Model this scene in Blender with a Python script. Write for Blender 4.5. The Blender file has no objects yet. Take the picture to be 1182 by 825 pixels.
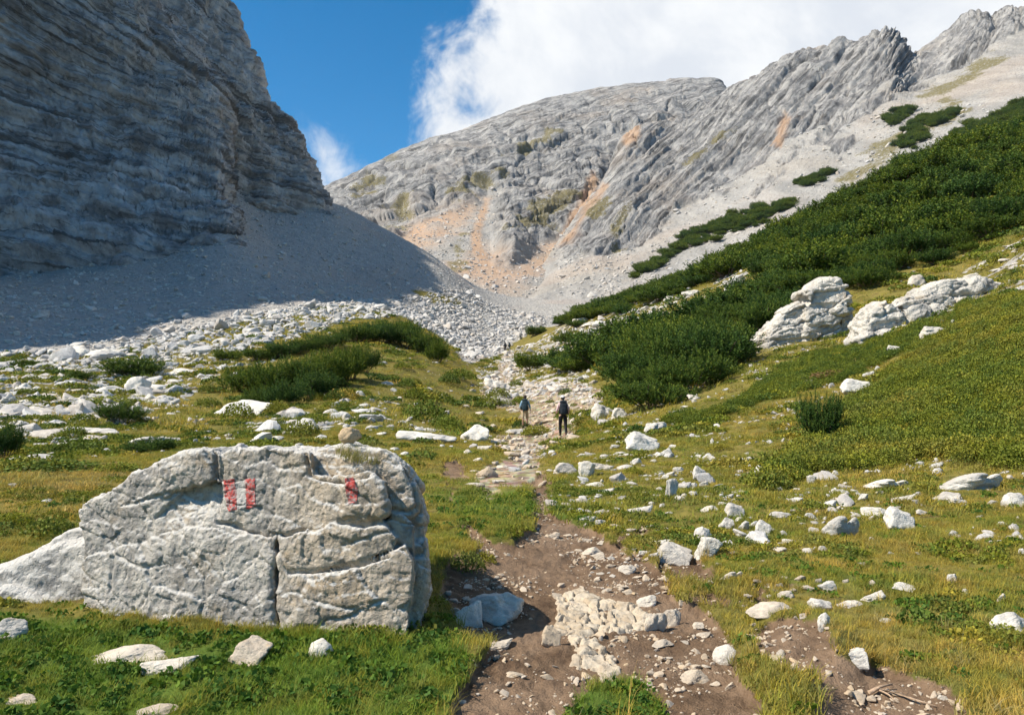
import bpy, bmesh, math, random, time
import numpy as np
from mathutils import Vector, Matrix, Euler
from mathutils.bvhtree import BVHTree
T0 = time.time()
SC = bpy.context.scene
COL = SC.collection
R = math.radians
f32 = np.float32
rng = np.random.default_rng(7)
random.seed(7)

# ------------------------------------------------------------------ camera model
F_PX = 910.0
CAM = np.array([0.0, 0.0, 1.6])
PITCH = math.atan(37.5 / F_PX)
FWD = np.array([0, math.cos(PITCH), math.sin(PITCH)])
UP = np.array([0, -math.sin(PITCH), math.cos(PITCH)])

def at(px, py, D):
    """world point on the ray of a photo pixel at forward distance D"""
    d = FWD + np.array([1.0, 0, 0]) * ((px - 591) / F_PX) + UP * ((412.5 - py) / F_PX)
    return CAM + d * (D / d[1])

def project(P):
    v = P - CAM
    c = np.maximum(v @ FWD, 1e-3)
    return 591 + F_PX * v[:, 0] / c, 412.5 - F_PX * (v @ UP) / c

# ------------------------------------------------------------------ noise
_perm = rng.permutation(256).astype(np.int32)
_perm = np.concatenate([_perm, _perm])
_g = rng.normal(size=(256, 3)).astype(f32)
_g /= np.linalg.norm(_g, axis=1)[:, None]

def perlin(P):
    P = np.asarray(P, f32)
    out = np.empty(len(P), f32)
    CH = 250000
    for s in range(0, len(P), CH):
        p = P[s:s + CH]
        fl = np.floor(p)
        i = fl.astype(np.int32) & 255
        f = p - fl
        w = f * f * f * (f * (f * 6 - 15) + 10)
        res = np.zeros(len(p), f32)
        for dx in (0, 1):
            a = _perm[(i[:, 0] + dx) & 255]
            wx = w[:, 0] if dx else 1 - w[:, 0]
            for dy in (0, 1):
                b = _perm[(a + i[:, 1] + dy) & 255]
                wy = w[:, 1] if dy else 1 - w[:, 1]
                for dz in (0, 1):
                    g = _g[_perm[(b + i[:, 2] + dz) & 255]]
                    wz = w[:, 2] if dz else 1 - w[:, 2]
                    dot = g[:, 0] * (f[:, 0] - dx) + g[:, 1] * (f[:, 1] - dy) + g[:, 2] * (f[:, 2] - dz)
                    res += dot * wx * wy * wz
        out[s:s + CH] = res * 1.5
    return out

def fbm(P, octs=4, gain=0.5, ridged=False):
    P = np.asarray(P, f32)
    a, s, t = 1.0, np.zeros(len(P), f32), 0.0
    for o in range(octs):
        n = perlin(P + o * 17.3)
        if ridged:
            n = 1 - 2 * np.abs(n)
        s += a * n
        t += a
        a *= gain
        P = P * 2.03
    return s / t

def sstep(a, b, x):
    t = np.clip((x - a) / (b - a), 0, 1)
    return t * t * (3 - 2 * t)

def hash1(i, seed=0):
    i = (np.asarray(i).astype(np.int64) * 374761393 + seed * 668265263) & 0x7fffffff
    i = ((i ^ (i >> 13)) * 1274126177) & 0x7fffffff
    return ((i ^ (i >> 16)) & 0xffff).astype(f32) / 65535.0

def poly_sd(px, py, poly):
    """signed distance to a polygon, negative inside"""
    poly = np.asarray(poly, float)
    n = len(poly)
    d = np.full(px.shape, 1e18)
    ins = np.zeros(px.shape, bool)
    for k in range(n):
        x0, y0 = poly[k]; x1, y1 = poly[(k + 1) % n]
        ex, ey = x1 - x0, y1 - y0
        wx, wy = px - x0, py - y0
        t = np.clip((wx * ex + wy * ey) / (ex * ex + ey * ey + 1e-12), 0, 1)
        d = np.minimum(d, (wx - ex * t) ** 2 + (wy - ey * t) ** 2)
        c = ((y0 <= py) & (y1 > py)) | ((y1 <= py) & (y0 > py))
        if ey != 0:
            ins ^= c & (px < x0 + (py - y0) / ey * ex)
    return np.where(ins, -1, 1) * np.sqrt(d)

def line_d(px, py, pts):
    d = np.full(px.shape, 1e18)
    for k in range(len(pts) - 1):
        x0, y0 = pts[k]; x1, y1 = pts[k + 1]
        ex, ey = x1 - x0, y1 - y0
        wx, wy = px - x0, py - y0
        t = np.clip((wx * ex + wy * ey) / (ex * ex + ey * ey + 1e-12), 0, 1)
        d = np.minimum(d, (wx - ex * t) ** 2 + (wy - ey * t) ** 2)
    return np.sqrt(d)

# ------------------------------------------------------------------ mesh helpers
def mk_mesh(name, V, F, smooth=True, mats=(), attrs=None, mat_idx=None):
    me = bpy.data.meshes.new(name)
    V = np.asarray(V, f32); F = np.asarray(F, np.int32)
    me.vertices.add(len(V)); me.vertices.foreach_set('co', V.ravel())
    if len(F):
        k = F.shape[1]
        me.loops.add(F.size); me.loops.foreach_set('vertex_index', F.ravel())
        me.polygons.add(len(F))
        me.polygons.foreach_set('loop_start', np.arange(0, F.size, k, dtype=np.int32))
        me.polygons.foreach_set('use_smooth', np.full(len(F), smooth, bool))
        if mat_idx is not None:
            me.polygons.foreach_set('material_index', np.asarray(mat_idx, np.int32))
    for n_, a in (attrs or {}).items():
        a = np.asarray(a)
        if a.ndim == 2:
            at_ = me.attributes.new(n_, 'FLOAT_VECTOR', 'POINT'); at_.data.foreach_set('vector', a.astype(f32).ravel())
        elif a.dtype.kind in 'iu':
            at_ = me.attributes.new(n_, 'INT', 'POINT'); at_.data.foreach_set('value', a.astype(np.int32))
        elif a.dtype.kind == 'b':
            at_ = me.attributes.new(n_, 'BOOLEAN', 'POINT'); at_.data.foreach_set('value', a)
        else:
            at_ = me.attributes.new(n_, 'FLOAT', 'POINT'); at_.data.foreach_set('value', a.astype(f32))
    for m in mats:
        me.materials.append(m)
    me.update(calc_edges=True)
    return me

def link(name, me, parent=None, loc=None):
    o = bpy.data.objects.new(name, me)
    COL.objects.link(o)
    if parent is not None:
        o.parent = parent
    if loc is not None:
        o.location = loc
    return o

def tag(o, label=None, cat=None, group=None, kind=None):
    if label: o['label'] = label
    if cat: o['category'] = cat
    if group: o['group'] = group
    if kind: o['kind'] = kind
    return o

def empty(name, loc=(0, 0, 0), rz=0.0):
    o = bpy.data.objects.new(name, None)
    o.empty_display_size = 0.2
    COL.objects.link(o)
    o.location = loc; o.rotation_euler = (0, 0, rz)
    return o

CHILD = {}
def copy_tree(o, parent=None):
    c = o.copy(); COL.objects.link(c)
    if parent is not None:
        c.parent = parent
    for ch in [x for x in o.children]:
        copy_tree(ch, c)
    return c

def grid_faces(nr, nc):
    i = np.arange(nr - 1)[:, None] * nc + np.arange(nc - 1)[None, :]
    i = i.ravel()
    return np.stack([i, i + 1, i + nc + 1, i + nc], 1)

def vnormals(V, F):
    n = np.zeros_like(V)
    a, b, c, d = (V[F[:, k]] for k in range(4))
    fn = np.cross(c - a, d - b)
    for k in range(4):
        for ax in range(3):
            n[:, ax] += np.bincount(F[:, k], fn[:, ax], len(V))
    return n / (np.linalg.norm(n, axis=1)[:, None] + 1e-12)

def surface_nets(Fd, org, h):
    """iso-surface of a 3-D field (negative inside) as quads"""
    Fd = np.array(Fd)
    for sl in (0, -1):
        Fd[sl] = np.maximum(Fd[sl], h * .3); Fd[:, sl] = np.maximum(Fd[:, sl], h * .3); Fd[:, :, sl] = np.maximum(Fd[:, :, sl], h * .3)
    nx, ny, nz = Fd.shape
    ins = Fd < 0
    cnt = np.zeros((nx - 1, ny - 1, nz - 1), np.int8)
    offs = [(a, b, c) for a in (0, 1) for b in (0, 1) for c in (0, 1)]
    for a, b, c in offs:
        cnt += ins[a:nx - 1 + a, b:ny - 1 + b, c:nz - 1 + c]
    mask = (cnt > 0) & (cnt < 8)
    I = np.argwhere(mask)
    val = np.stack([Fd[I[:, 0] + a, I[:, 1] + b, I[:, 2] + c] for a, b, c in offs], 1)
    pos = np.zeros((len(I), 3)); num = np.zeros(len(I))
    for p in range(8):
        for q in range(p + 1, 8):
            d = np.array(offs[q]) - np.array(offs[p])
            if np.abs(d).sum() != 1:
                continue
            va, vb = val[:, p], val[:, q]
            m = (va < 0) != (vb < 0)
            t = np.where(m, va / np.where(m, va - vb, 1), 0)
            pos += np.where(m[:, None], np.array(offs[p])[None] + t[:, None] * d[None], 0)
            num += m
    V = (I + pos / num[:, None]) * h + np.asarray(org)
    idm = np.full(mask.shape, -1, np.int64); idm[mask] = np.arange(len(I))
    quads = []
    for ax in range(3):
        sl0 = [slice(1, -1)] * 3; sl1 = [slice(1, -1)] * 3
        sl0[ax] = slice(0, -1); sl1[ax] = slice(1, None)
        a, b = ins[tuple(sl0)], ins[tuple(sl1)]
        E = np.argwhere(a != b)
        fl = a[a != b]
        o1, o2 = [(1, 2), (2, 0), (0, 1)][ax]
        base = E.copy()
        for k in range(3):
            if k != ax: base[:, k] += 1
        q = []
        for s1, s2 in ((-1, -1), (0, -1), (0, 0), (-1, 0)):
            c = base.copy(); c[:, o1] += s1; c[:, o2] += s2
            q.append(idm[c[:, 0], c[:, 1], c[:, 2]])
        q = np.stack(q, 1)
        q[~fl] = q[~fl][:, ::-1]
        quads.append(q)
    Q = np.concatenate(quads)
    Q = Q[(Q >= 0).all(1)]
    return V, Q

def tube(pts, radii, n=6):
    """tapered tube through points -> (V, quads)"""
    pts = [Vector(p) for p in pts]
    V, Fc = [], []
    for i, p in enumerate(pts):
        d = (pts[min(i + 1, len(pts) - 1)] - pts[max(i - 1, 0)]).normalized()
        a = d.orthogonal().normalized(); b = d.cross(a)
        for k in range(n):
            t = 2 * math.pi * k / n
            V.append(p + (a * math.cos(t) + b * math.sin(t)) * radii[i])
    for i in range(len(pts) - 1):
        for k in range(n):
            Fc.append((i * n + k, i * n + (k + 1) % n, (i + 1) * n + (k + 1) % n, (i + 1) * n + k))
    return V, Fc

class MB:
    """collects quads (a triangle repeats its last corner's neighbour)"""
    def __init__(s): s.V = []; s.F = []
    def add(s, V, Fc):
        b = len(s.V); s.V += [tuple(v) for v in V]; s.F += [tuple(i + b for i in f) for f in Fc]; return s
    def tube(s, pts, radii, n=6):
        V, Fc = tube(pts, radii, n)
        b = len(V)
        m = len(pts)
        V = list(V) + [Vector(pts[0]), Vector(pts[-1])]
        for k in range(n):
            Fc.append((b, (k + 1) % n, k)); Fc.append((b + 1, (m - 1) * n + k, (m - 1) * n + (k + 1) % n))
        return s.add(V, Fc)
    def build(s, name, mat, parent=None, smooth=True, loc=None):
        me = bpy.data.meshes.new(name)
        me.from_pydata(s.V, [], s.F); me.validate()
        for p in me.polygons: p.use_smooth = smooth
        me.materials.append(mat)
        return link(name, me, parent, loc)

# ------------------------------------------------------------------ node helpers
class NT:
    def __init__(s, mat_or_world):
        s.t = mat_or_world.node_tree; s.n = s.t.nodes; s.l = s.t.links
    def _in(s, sock, v):
        if isinstance(v, bpy.types.NodeSocket): s.l.new(v, sock)
        elif v is not None:
            if hasattr(sock, 'default_value'):
                if isinstance(v, (tuple, list)) and len(v) == 3 and sock.type == 'RGBA': v = (*v, 1)
                sock.default_value = v
    def math(s, op, a, b=None, c=None, clamp=False):
        n = s.n.new('ShaderNodeMath'); n.operation = op; n.use_clamp = clamp
        for k, v in enumerate((a, b, c)):
            if v is not None: s._in(n.inputs[k], v)
        return n.outputs[0]
    def vmath(s, op, a, b=None, out=0):
        n = s.n.new('ShaderNodeVectorMath'); n.operation = op
        s._in(n.inputs[0], a)
        if b is not None: s._in(n.inputs[1] if op != 'SCALE' else n.inputs['Scale'], b)
        return n.outputs[out]
    def mix(s, f, a, b, blend='MIX'):
        n = s.n.new('ShaderNodeMix'); n.data_type = 'RGBA'; n.blend_type = blend
        s._in(n.inputs[0], f); s._in(n.inputs[6], a); s._in(n.inputs[7], b)
        return n.outputs[2]
    def attr(s, name, typ='GEOMETRY', out='Fac'):
        n = s.n.new('ShaderNodeAttribute'); n.attribute_type = typ; n.attribute_name = name
        return n.outputs[out]
    def noise(s, vec, scale, detail=4, rough=0.55, dist=0, out='Fac'):
        n = s.n.new('ShaderNodeTexNoise'); s._in(n.inputs['Vector'], vec)
        s._in(n.inputs['Scale'], scale); s._in(n.inputs['Detail'], detail); s._in(n.inputs['Roughness'], rough); s._in(n.inputs['Distortion'], dist)
        return n.outputs[out]
    def voro(s, vec, scale, feature='F1', out='Distance', rnd=1.0):
        n = s.n.new('ShaderNodeTexVoronoi'); n.feature = feature; s._in(n.inputs['Vector'], vec); s._in(n.inputs['Scale'], scale)
        n.inputs['Randomness'].default_value = rnd
        return n.outputs[out]
    def ramp(s, fac, a, b):
        n = s.n.new('ShaderNodeMapRange'); n.interpolation_type = 'SMOOTHSTEP'
        s._in(n.inputs[0], fac); n.inputs[1].default_value = a; n.inputs[2].default_value = b
        return n.outputs[0]
    def cramp(s, fac, stops):
        n = s.n.new('ShaderNodeValToRGB'); s._in(n.inputs[0], fac)
        e = n.color_ramp.elements
        while len(e) < len(stops): e.new(0.5)
        for el, (p, c) in zip(e, stops): el.position = p; el.color = (*c, 1)
        return n.outputs[0]
    def bump(s, h, strength=0.5, dist=0.02, normal=None):
        n = s.n.new('ShaderNodeBump'); n.inputs['Strength'].default_value = strength; n.inputs['Distance'].default_value = dist
        s._in(n.inputs['Height'], h)
        if normal is not None: s._in(n.inputs['Normal'], normal)
        return n.outputs[0]
    def coord(s, out='Object'):
        return s.n.new('ShaderNodeTexCoord').outputs[out]
    def pos(s):
        return s.n.new('ShaderNodeNewGeometry').outputs['Position']
    def scale(s, vec, xyz):
        n = s.n.new('ShaderNodeMapping'); s._in(n.inputs[0], vec); n.inputs['Scale'].default_value = xyz
        return n.outputs[0]
    def rnd(s):
        return s.n.new('ShaderNodeObjectInfo').outputs['Random']

def new_mat(name, rough=0.9, spec=0.2):
    m = bpy.data.materials.new(name); m.use_nodes = True
    t = NT(m)
    b = t.n['Principled BSDF']
    b.inputs['Roughness'].default_value = rough
    b.inputs['Specular IOR Level'].default_value = spec
    return m, t, b

def plain(name, col, rough=0.8, spec=0.3, var=0.15, sc=30, bump=0.0):
    m, t, b = new_mat(name, rough, spec)
    co = t.coord()
    n = t.noise(co, sc, 4)
    c = t.mix(t.ramp(n, 0.3, 0.7), tuple(x * (1 - var) for x in col), tuple(min(1, x * (1 + var)) for x in col))
    t.l.new(c, b.inputs['Base Color'])
    if bump: t.l.new(t.bump(n, bump, 0.01), b.inputs['Normal'])
    return m
# ================================================================== materials
def rock_material(name, scale=1.0, white=(0.66, 0.62, 0.545), grey=(0.45, 0.43, 0.395), warm=(0.56, 0.42, 0.265), pit=0.5, use_tone=True, zoned=False):
    m, t, b = new_mat(name, 0.92, 0.15)
    co = t.coord()
    off = t.vmath('SCALE', t.n.new('ShaderNodeCombineXYZ').outputs[0], 1.0)
    if use_tone:
        cx = t.n.new('ShaderNodeCombineXYZ'); r = t.rnd()
        t._in(cx.inputs[0], t.math('MULTIPLY', r, 37.0)); t._in(cx.inputs[1], t.math('MULTIPLY', r, 91.0))
        co = t.vmath('ADD', co, cx.outputs[0])
    big = t.noise(co, 1.7 * scale, 4, 0.6)
    mid = t.noise(co, 7 * scale, 6, 0.65)
    fine = t.noise(co, 28 * scale, 6, 0.7)
    if use_tone:
        big = t.math('ADD', big, t.math('MULTIPLY', t.math('SUBTRACT', t.rnd(), 0.45), 0.30))
    c = t.mix(t.ramp(t.math('ADD', big, t.math('MULTIPLY', t.math('SUBTRACT', mid, 0.5), 0.7)), 0.36, 0.62), grey, white)
    # ochre stains
    st = t.ramp(t.noise(co, 2.6 * scale, 5, 0.65), 0.56, 0.74)
    wf = t.math('MULTIPLY', st, 0.55)
    if use_tone:
        tone = t.math('MAXIMUM', t.attr('tone', 'INSTANCER'), t.attr('tone', 'OBJECT'))
        wf = t.math('ADD', wf, t.math('MULTIPLY', tone, 1.1), clamp=True)
    if zoned:
        wf = t.math('ADD', wf, t.math('MULTIPLY', t.attr('warm'), 0.75), clamp=True)
    c = t.mix(wf, c, t.mix(t.ramp(mid, 0.3, 0.7), tuple(x * 0.75 for x in warm), warm))
    # dark lichen specks
    sp = t.ramp(fine, 0.60, 0.78)
    c = t.mix(t.math('MULTIPLY', sp, 0.55), c, (0.13, 0.125, 0.115))
    lp = t.ramp(t.noise(co, 4.5 * scale, 7, 0.75), 0.57, 0.68)
    c = t.mix(t.math('MULTIPLY', lp, 0.62), c, (0.15, 0.143, 0.13))
    if zoned:
        vs = t.noise(t.scale(co, (1, 1, .35)), 6.5, 6, 0.7)
        c = t.mix(t.math('MULTIPLY', t.ramp(vs, 0.52, 0.68), 0.72), c, (0.165, 0.162, 0.155))
        pk = t.ramp(t.voro(t.vmath('ADD', co, t.vmath('SCALE', t.noise(co, 22, 3, out='Color'), 0.05)), 34), 0.30, 0.10)
        c = t.mix(t.math('MULTIPLY', pk, t.math('MULTIPLY', t.ramp(mid, .4, .6), 0.6)), c, (0.14, 0.13, 0.115))
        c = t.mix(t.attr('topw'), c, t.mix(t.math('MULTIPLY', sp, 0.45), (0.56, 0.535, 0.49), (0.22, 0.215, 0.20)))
    t.l.new(c, b.inputs['Base Color'])
    pits = t.math('SUBTRACT', t.math('ADD', t.math('MULTIPLY', mid, 0.9), t.math('MULTIPLY', fine, 0.5)),
                  t.math('MULTIPLY', t.ramp(t.voro(t.vmath('ADD', co, t.vmath('SCALE', t.noise(co, 9 * scale, 3, out='Color'), 0.12 / scale)), 13 * scale), 0.5, 0.0), 0.35))
    t.l.new(t.bump(pits, pit, 0.045 / scale), b.inputs['Normal'])
    return m

M_ROCK = rock_material('limestone')
M_BOULDER = rock_material('boulder_limestone', 1.6, white=(0.48, 0.45, 0.402), grey=(0.285, 0.273, 0.255), warm=(0.46, 0.345, 0.22), pit=0.9, use_tone=False, zoned=True)
M_OUTCROP = rock_material('outcrop_limestone', 0.45, white=(0.60, 0.56, 0.495), grey=(0.40, 0.38, 0.345), pit=0.9, use_tone=False)

def leaf_material(name, dark, light, tip=None, trans=0.3, tint=None, spec=0.15):
    """two-sided foliage; tint = colours picked by the per-instance tint value"""
    m = bpy.data.materials.new(name); m.use_nodes = True
    t = NT(m); b = t.n['Principled BSDF']
    b.inputs['Roughness'].default_value = 0.65; b.inputs['Specular IOR Level'].default_value = spec
    v = t.attr('shade')                       # per-leaf random value stored on the mesh
    c = t.mix(v, dark, light)
    if tint:
        ti = t.math('MAXIMUM', t.attr('tint', 'INSTANCER'), t.attr('tint', 'OBJECT'))
        c2 = t.cramp(ti, tint)
        c = t.mix(1.0, c, c2, 'MULTIPLY')
    if tip:
        c = t.mix(t.attr('tip'), c, tip)
    r = t.rnd()
    c = t.mix(r, t.mix(1.0, c, (0.72, 0.85, 0.95), 'MULTIPLY'), t.mix(1.0, c, (1.55, 1.3, 0.8), 'MULTIPLY'))
    t.l.new(c, b.inputs['Base Color'])
    tr = t.n.new('ShaderNodeBsdfTranslucent'); t.l.new(c, tr.inputs[0])
    mx = t.n.new('ShaderNodeMixShader'); mx.inputs[0].default_value = trans
    t.l.new(b.outputs[0], mx.inputs[1]); t.l.new(tr.outputs[0], mx.inputs[2])
    t.l.new(mx.outputs[0], t.n['Material Output'].inputs[0])
    return m

M_GRASS = leaf_material('grass_blades', (0.75, 0.75, 0.75), (1.25, 1.25, 1.25), trans=0.35,
    tint=[(0.0, (0.13, 0.215, 0.030)), (0.25, (0.205, 0.235, 0.044)), (0.5, (0.285, 0.255, 0.058)), (0.75, (0.35, 0.275, 0.080)), (1.0, (0.50, 0.38, 0.18))])
M_PINE = leaf_material('pine_needles', (0.022, 0.052, 0.012), (0.082, 0.135, 0.025), tip=(0.21, 0.245, 0.045), trans=0.2, spec=0.08)
M_SHRUB = leaf_material('shrub_leaves', (0.6, 0.6, 0.6), (1.3, 1.3, 1.3), trans=0.25,
    tint=[(0.0, (0.055, 0.10, 0.017)), (0.35, (0.15, 0.185, 0.028)), (0.7, (0.25, 0.225, 0.05)), (1.0, (0.20, 0.12, 0.06))])
M_HERB = leaf_material('herb_leaves', (0.045, 0.10, 0.015), (0.10, 0.18, 0.03), trans=0.3)
M_BARK = plain('bark', (0.13, 0.095, 0.07), 0.9, 0.1, 0.4, 12, 0.4)
M_TWIG = plain('dry_twig', (0.36, 0.26, 0.18), 0.85, 0.1, 0.3, 40, 0.3)

def ground_material():
    m, t, b = new_mat('ground_mixed', 0.95, 0.1)
    P = t.pos()
    n1 = t.noise(P, 0.9, 6, 0.6); n2 = t.noise(P, 5.0, 6, 0.65); n3 = t.noise(P, 34, 5, 0.7); n0 = t.noise(P, 0.16, 5, 0.55)
    # turf soil under the blades
    grass = t.mix(t.ramp(n2, 0.35, 0.65), (0.085, 0.085, 0.020), (0.20, 0.165, 0.040))
    grass = t.mix(t.ramp(n1, 0.42, 0.66), grass, (0.19, 0.155, 0.042))
    grass = t.mix(t.math('MULTIPLY', t.ramp(t.noise(P, 2.1, 6, 0.7), 0.54, 0.66), 0.8), grass, (0.095, 0.062, 0.030))
    grass = t.mix(t.attr('lush'), grass, t.mix(n2, (0.055, 0.095, 0.015), (0.11, 0.155, 0.028)))
    # earth of the trail
    earth = t.mix(t.ramp(n2, 0.3, 0.7), (0.108, 0.068, 0.042), (0.225, 0.15, 0.094))
    earth = t.mix(t.ramp(n1, 0.4, 0.7), earth, (0.28, 0.195, 0.13))
    peb = t.ramp(t.voro(P, 30), 0.16, 0.09)
    pm = t.math('MULTIPLY', peb, t.ramp(n2, 0.52, 0.66))
    earth = t.mix(pm, earth, (0.42, 0.35, 0.25))
    # gravel of the trail further on
    vc = t.voro(P, 6.0, out='Color')
    grav = t.mix(t.math('MULTIPLY', t.ramp(t.noise(P, 2.2, 5, 0.6), 0.4, 0.6), 1.0), (0.22, 0.165, 0.105), (0.42, 0.345, 0.24))
    grav = t.mix(0.35, grav, t.mix(1.0, grav, vc, 'MULTIPLY'))
    # scree
    s1 = t.voro(P, 1.3, out='Color'); s2 = t.voro(P, 4.0, out='Color')
    sep = t.n.new('ShaderNodeSeparateColor'); t.l.new(s1, sep.inputs[0])
    sep2 = t.n.new('ShaderNodeSeparateColor'); t.l.new(s2, sep2.inputs[0])
    sv = t.math('ADD', t.math('MULTIPLY', sep.outputs[0], 0.35), t.math('MULTIPLY', sep2.outputs[0], 0.4))
    sv = t.math('ADD', sv, t.math('MULTIPLY', n2, 0.3))
    scree = t.mix(sv, (0.235, 0.225, 0.21), (0.44, 0.42, 0.385))
    scree = t.mix(t.math('MULTIPLY', t.ramp(t.noise(P, 0.045, 4, 0.6), 0.5, 0.7), 0.35), scree, (0.36, 0.27, 0.215))
    brk = t.math('MULTIPLY', t.math('SUBTRACT', t.math('ADD', n2, t.math('MULTIPLY', n3, .5)), 0.75), 0.9)
    c = t.mix(t.ramp(t.math('ADD', t.attr('scree'), brk), 0.4, 0.6), grass, scree)
    c = t.mix(t.ramp(t.math('ADD', t.attr('gravel'), brk), 0.38, 0.62), c, grav)
    c = t.mix(t.ramp(t.math('ADD', t.attr('dirt'), brk), 0.38, 0.58), c, earth)
    t.l.new(c, b.inputs['Base Color'])
    hgt = t.math('ADD', t.math('MULTIPLY', n3, 0.35), n2)
    hgt = t.math('ADD', hgt, t.math('MULTIPLY', pm, 0.25))
    clod = t.math('MULTIPLY', t.attr('dirt'), t.math('ADD', t.math('MULTIPLY', t.noise(P, 14, 6, 0.7), 1.5), t.math('MULTIPLY', t.noise(P, 90, 3, 0.7), 0.5)))
    hgt = t.math('ADD', hgt, clod)
    sh = t.math('MULTIPLY', t.attr('scree'), t.math('ADD', t.math('MULTIPLY', t.voro(P, 1.3), 2.2), t.math('MULTIPLY', t.voro(P, 4.0), 1.0)))
    hgt = t.math('ADD', hgt, t.math('MULTIPLY', sh, -4.0))
    t.l.new(t.bump(hgt, 0.75, 0.055), b.inputs['Normal'])
    return m
M_GROUND = ground_material()

def mountain_material(name, sc, rock_a, rock_b, streak=0.5, bs=1.0, brown=0.5):
    m, t, b = new_mat(name, 0.95, 0.1)
    P = t.pos()
    Pv = t.scale(P, (1, 1, 0.28))
    n0 = t.noise(P, 0.012 * sc, 5, 0.6); n1 = t.noise(P, 0.06 * sc, 7, 0.65); n2 = t.noise(Pv, 0.22 * sc, 6, 0.65); n3 = t.noise(P, 0.7 * sc, 6, 0.7)
    rock = t.mix(t.ramp(n1, 0.35, 0.66), rock_a, rock_b)
    # bedding stains plus painted ledge light and crevice shade, along the mesh's layer coordinate
    L = t.attr('layer')
    cx = t.n.new('ShaderNodeCombineXYZ'); t._in(cx.inputs[2], t.math('MULTIPLY', L, 1.0))
    bed = t.noise(t.vmath('ADD', t.scale(P, (0.02, 0.02, 0.02)), cx.outputs[0]), bs, 7, 0.7)
    bed2 = t.noise(t.vmath('ADD', t.scale(P, (0.05, 0.05, 0.05)), cx.outputs[0]), bs * 2.6, 6, 0.7)
    rock = t.mix(t.math('MULTIPLY', t.ramp(bed2, 0.54, 0.64), streak * 0.8), rock, tuple(x * 0.40 for x in rock_a))
    rock = t.mix(t.math('MULTIPLY', t.ramp(bed, 0.52, 0.62), streak), rock, tuple(x * 0.36 for x in rock_a))
    rock = t.mix(t.math('MULTIPLY', t.ramp(bed, 0.48, 0.36), 0.5), rock, tuple(min(1, x * 1.2) for x in rock_b))  # pale ledge tops painted into the colour
    # dark water streaks
    rock = t.mix(t.math('MULTIPLY', t.ramp(n2, 0.56, 0.72), streak), rock, tuple(x * 0.38 for x in rock_a))
    rock = t.mix(t.math('MULTIPLY', t.ramp(n0, 0.50, 0.68), brown), rock, (0.36, 0.285, 0.215))
    Pd = t.scale(P, (1, 0.16, 0.16)); n4 = t.noise(Pd, 0.09 * sc, 6, 0.65)
    scree = t.mix(t.ramp(n4, 0.32, 0.68), (0.265, 0.257, 0.24), (0.40, 0.38, 0.348))
    scree = t.mix(t.math('MULTIPLY', t.ramp(n0, 0.45, 0.65), 0.4), scree, (0.40, 0.345, 0.275))
    n5 = t.noise(P, 1.6 * sc, 4, 0.7)
    scree = t.mix(t.math('MULTIPLY', t.ramp(t.math('ADD', n3, t.math('MULTIPLY', n5, .5)), 0.74, 0.90), 0.75), scree, (0.17, 0.16, 0.145))
    grass = t.mix(n3, (0.105, 0.10, 0.045), (0.22, 0.18, 0.085))
    orange = t.mix(n2, (0.43, 0.235, 0.125), (0.49, 0.36, 0.245))
    c = t.mix(t.attr('scree'), rock, scree)
    c = t.mix(t.attr('orange'), c, orange)
    c = t.mix(t.ramp(t.math('ADD', t.attr('grass'), t.math('MULTIPLY', t.math('SUBTRACT', n3, 0.5), 1.9)), 0.38, 0.75), c, grass)
    t.l.new(c, b.inputs['Base Color'])
    hgt = t.math('ADD', t.math('MULTIPLY', n3, 1.0), t.math('MULTIPLY', bed, 1.6))
    hgt = t.math('ADD', hgt, n2)
    keep = t.math('SUBTRACT', 1.0, t.math('MULTIPLY', t.attr('scree'), 0.35))
    t.l.new(t.bump(t.math('MULTIPLY', hgt, keep), 0.9, 1.7 / sc), b.inputs['Normal'])
    return m
M_CLIFF = mountain_material('cliff_limestone', 3.0, (0.225, 0.219, 0.22), (0.57, 0.552, 0.545), 0.8, 0.55, 0.25)
M_FAR = mountain_material('far_limestone', 1.0, (0.175, 0.173, 0.172), (0.405, 0.39, 0.366), 0.8, 1.0, 0.32)
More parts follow.
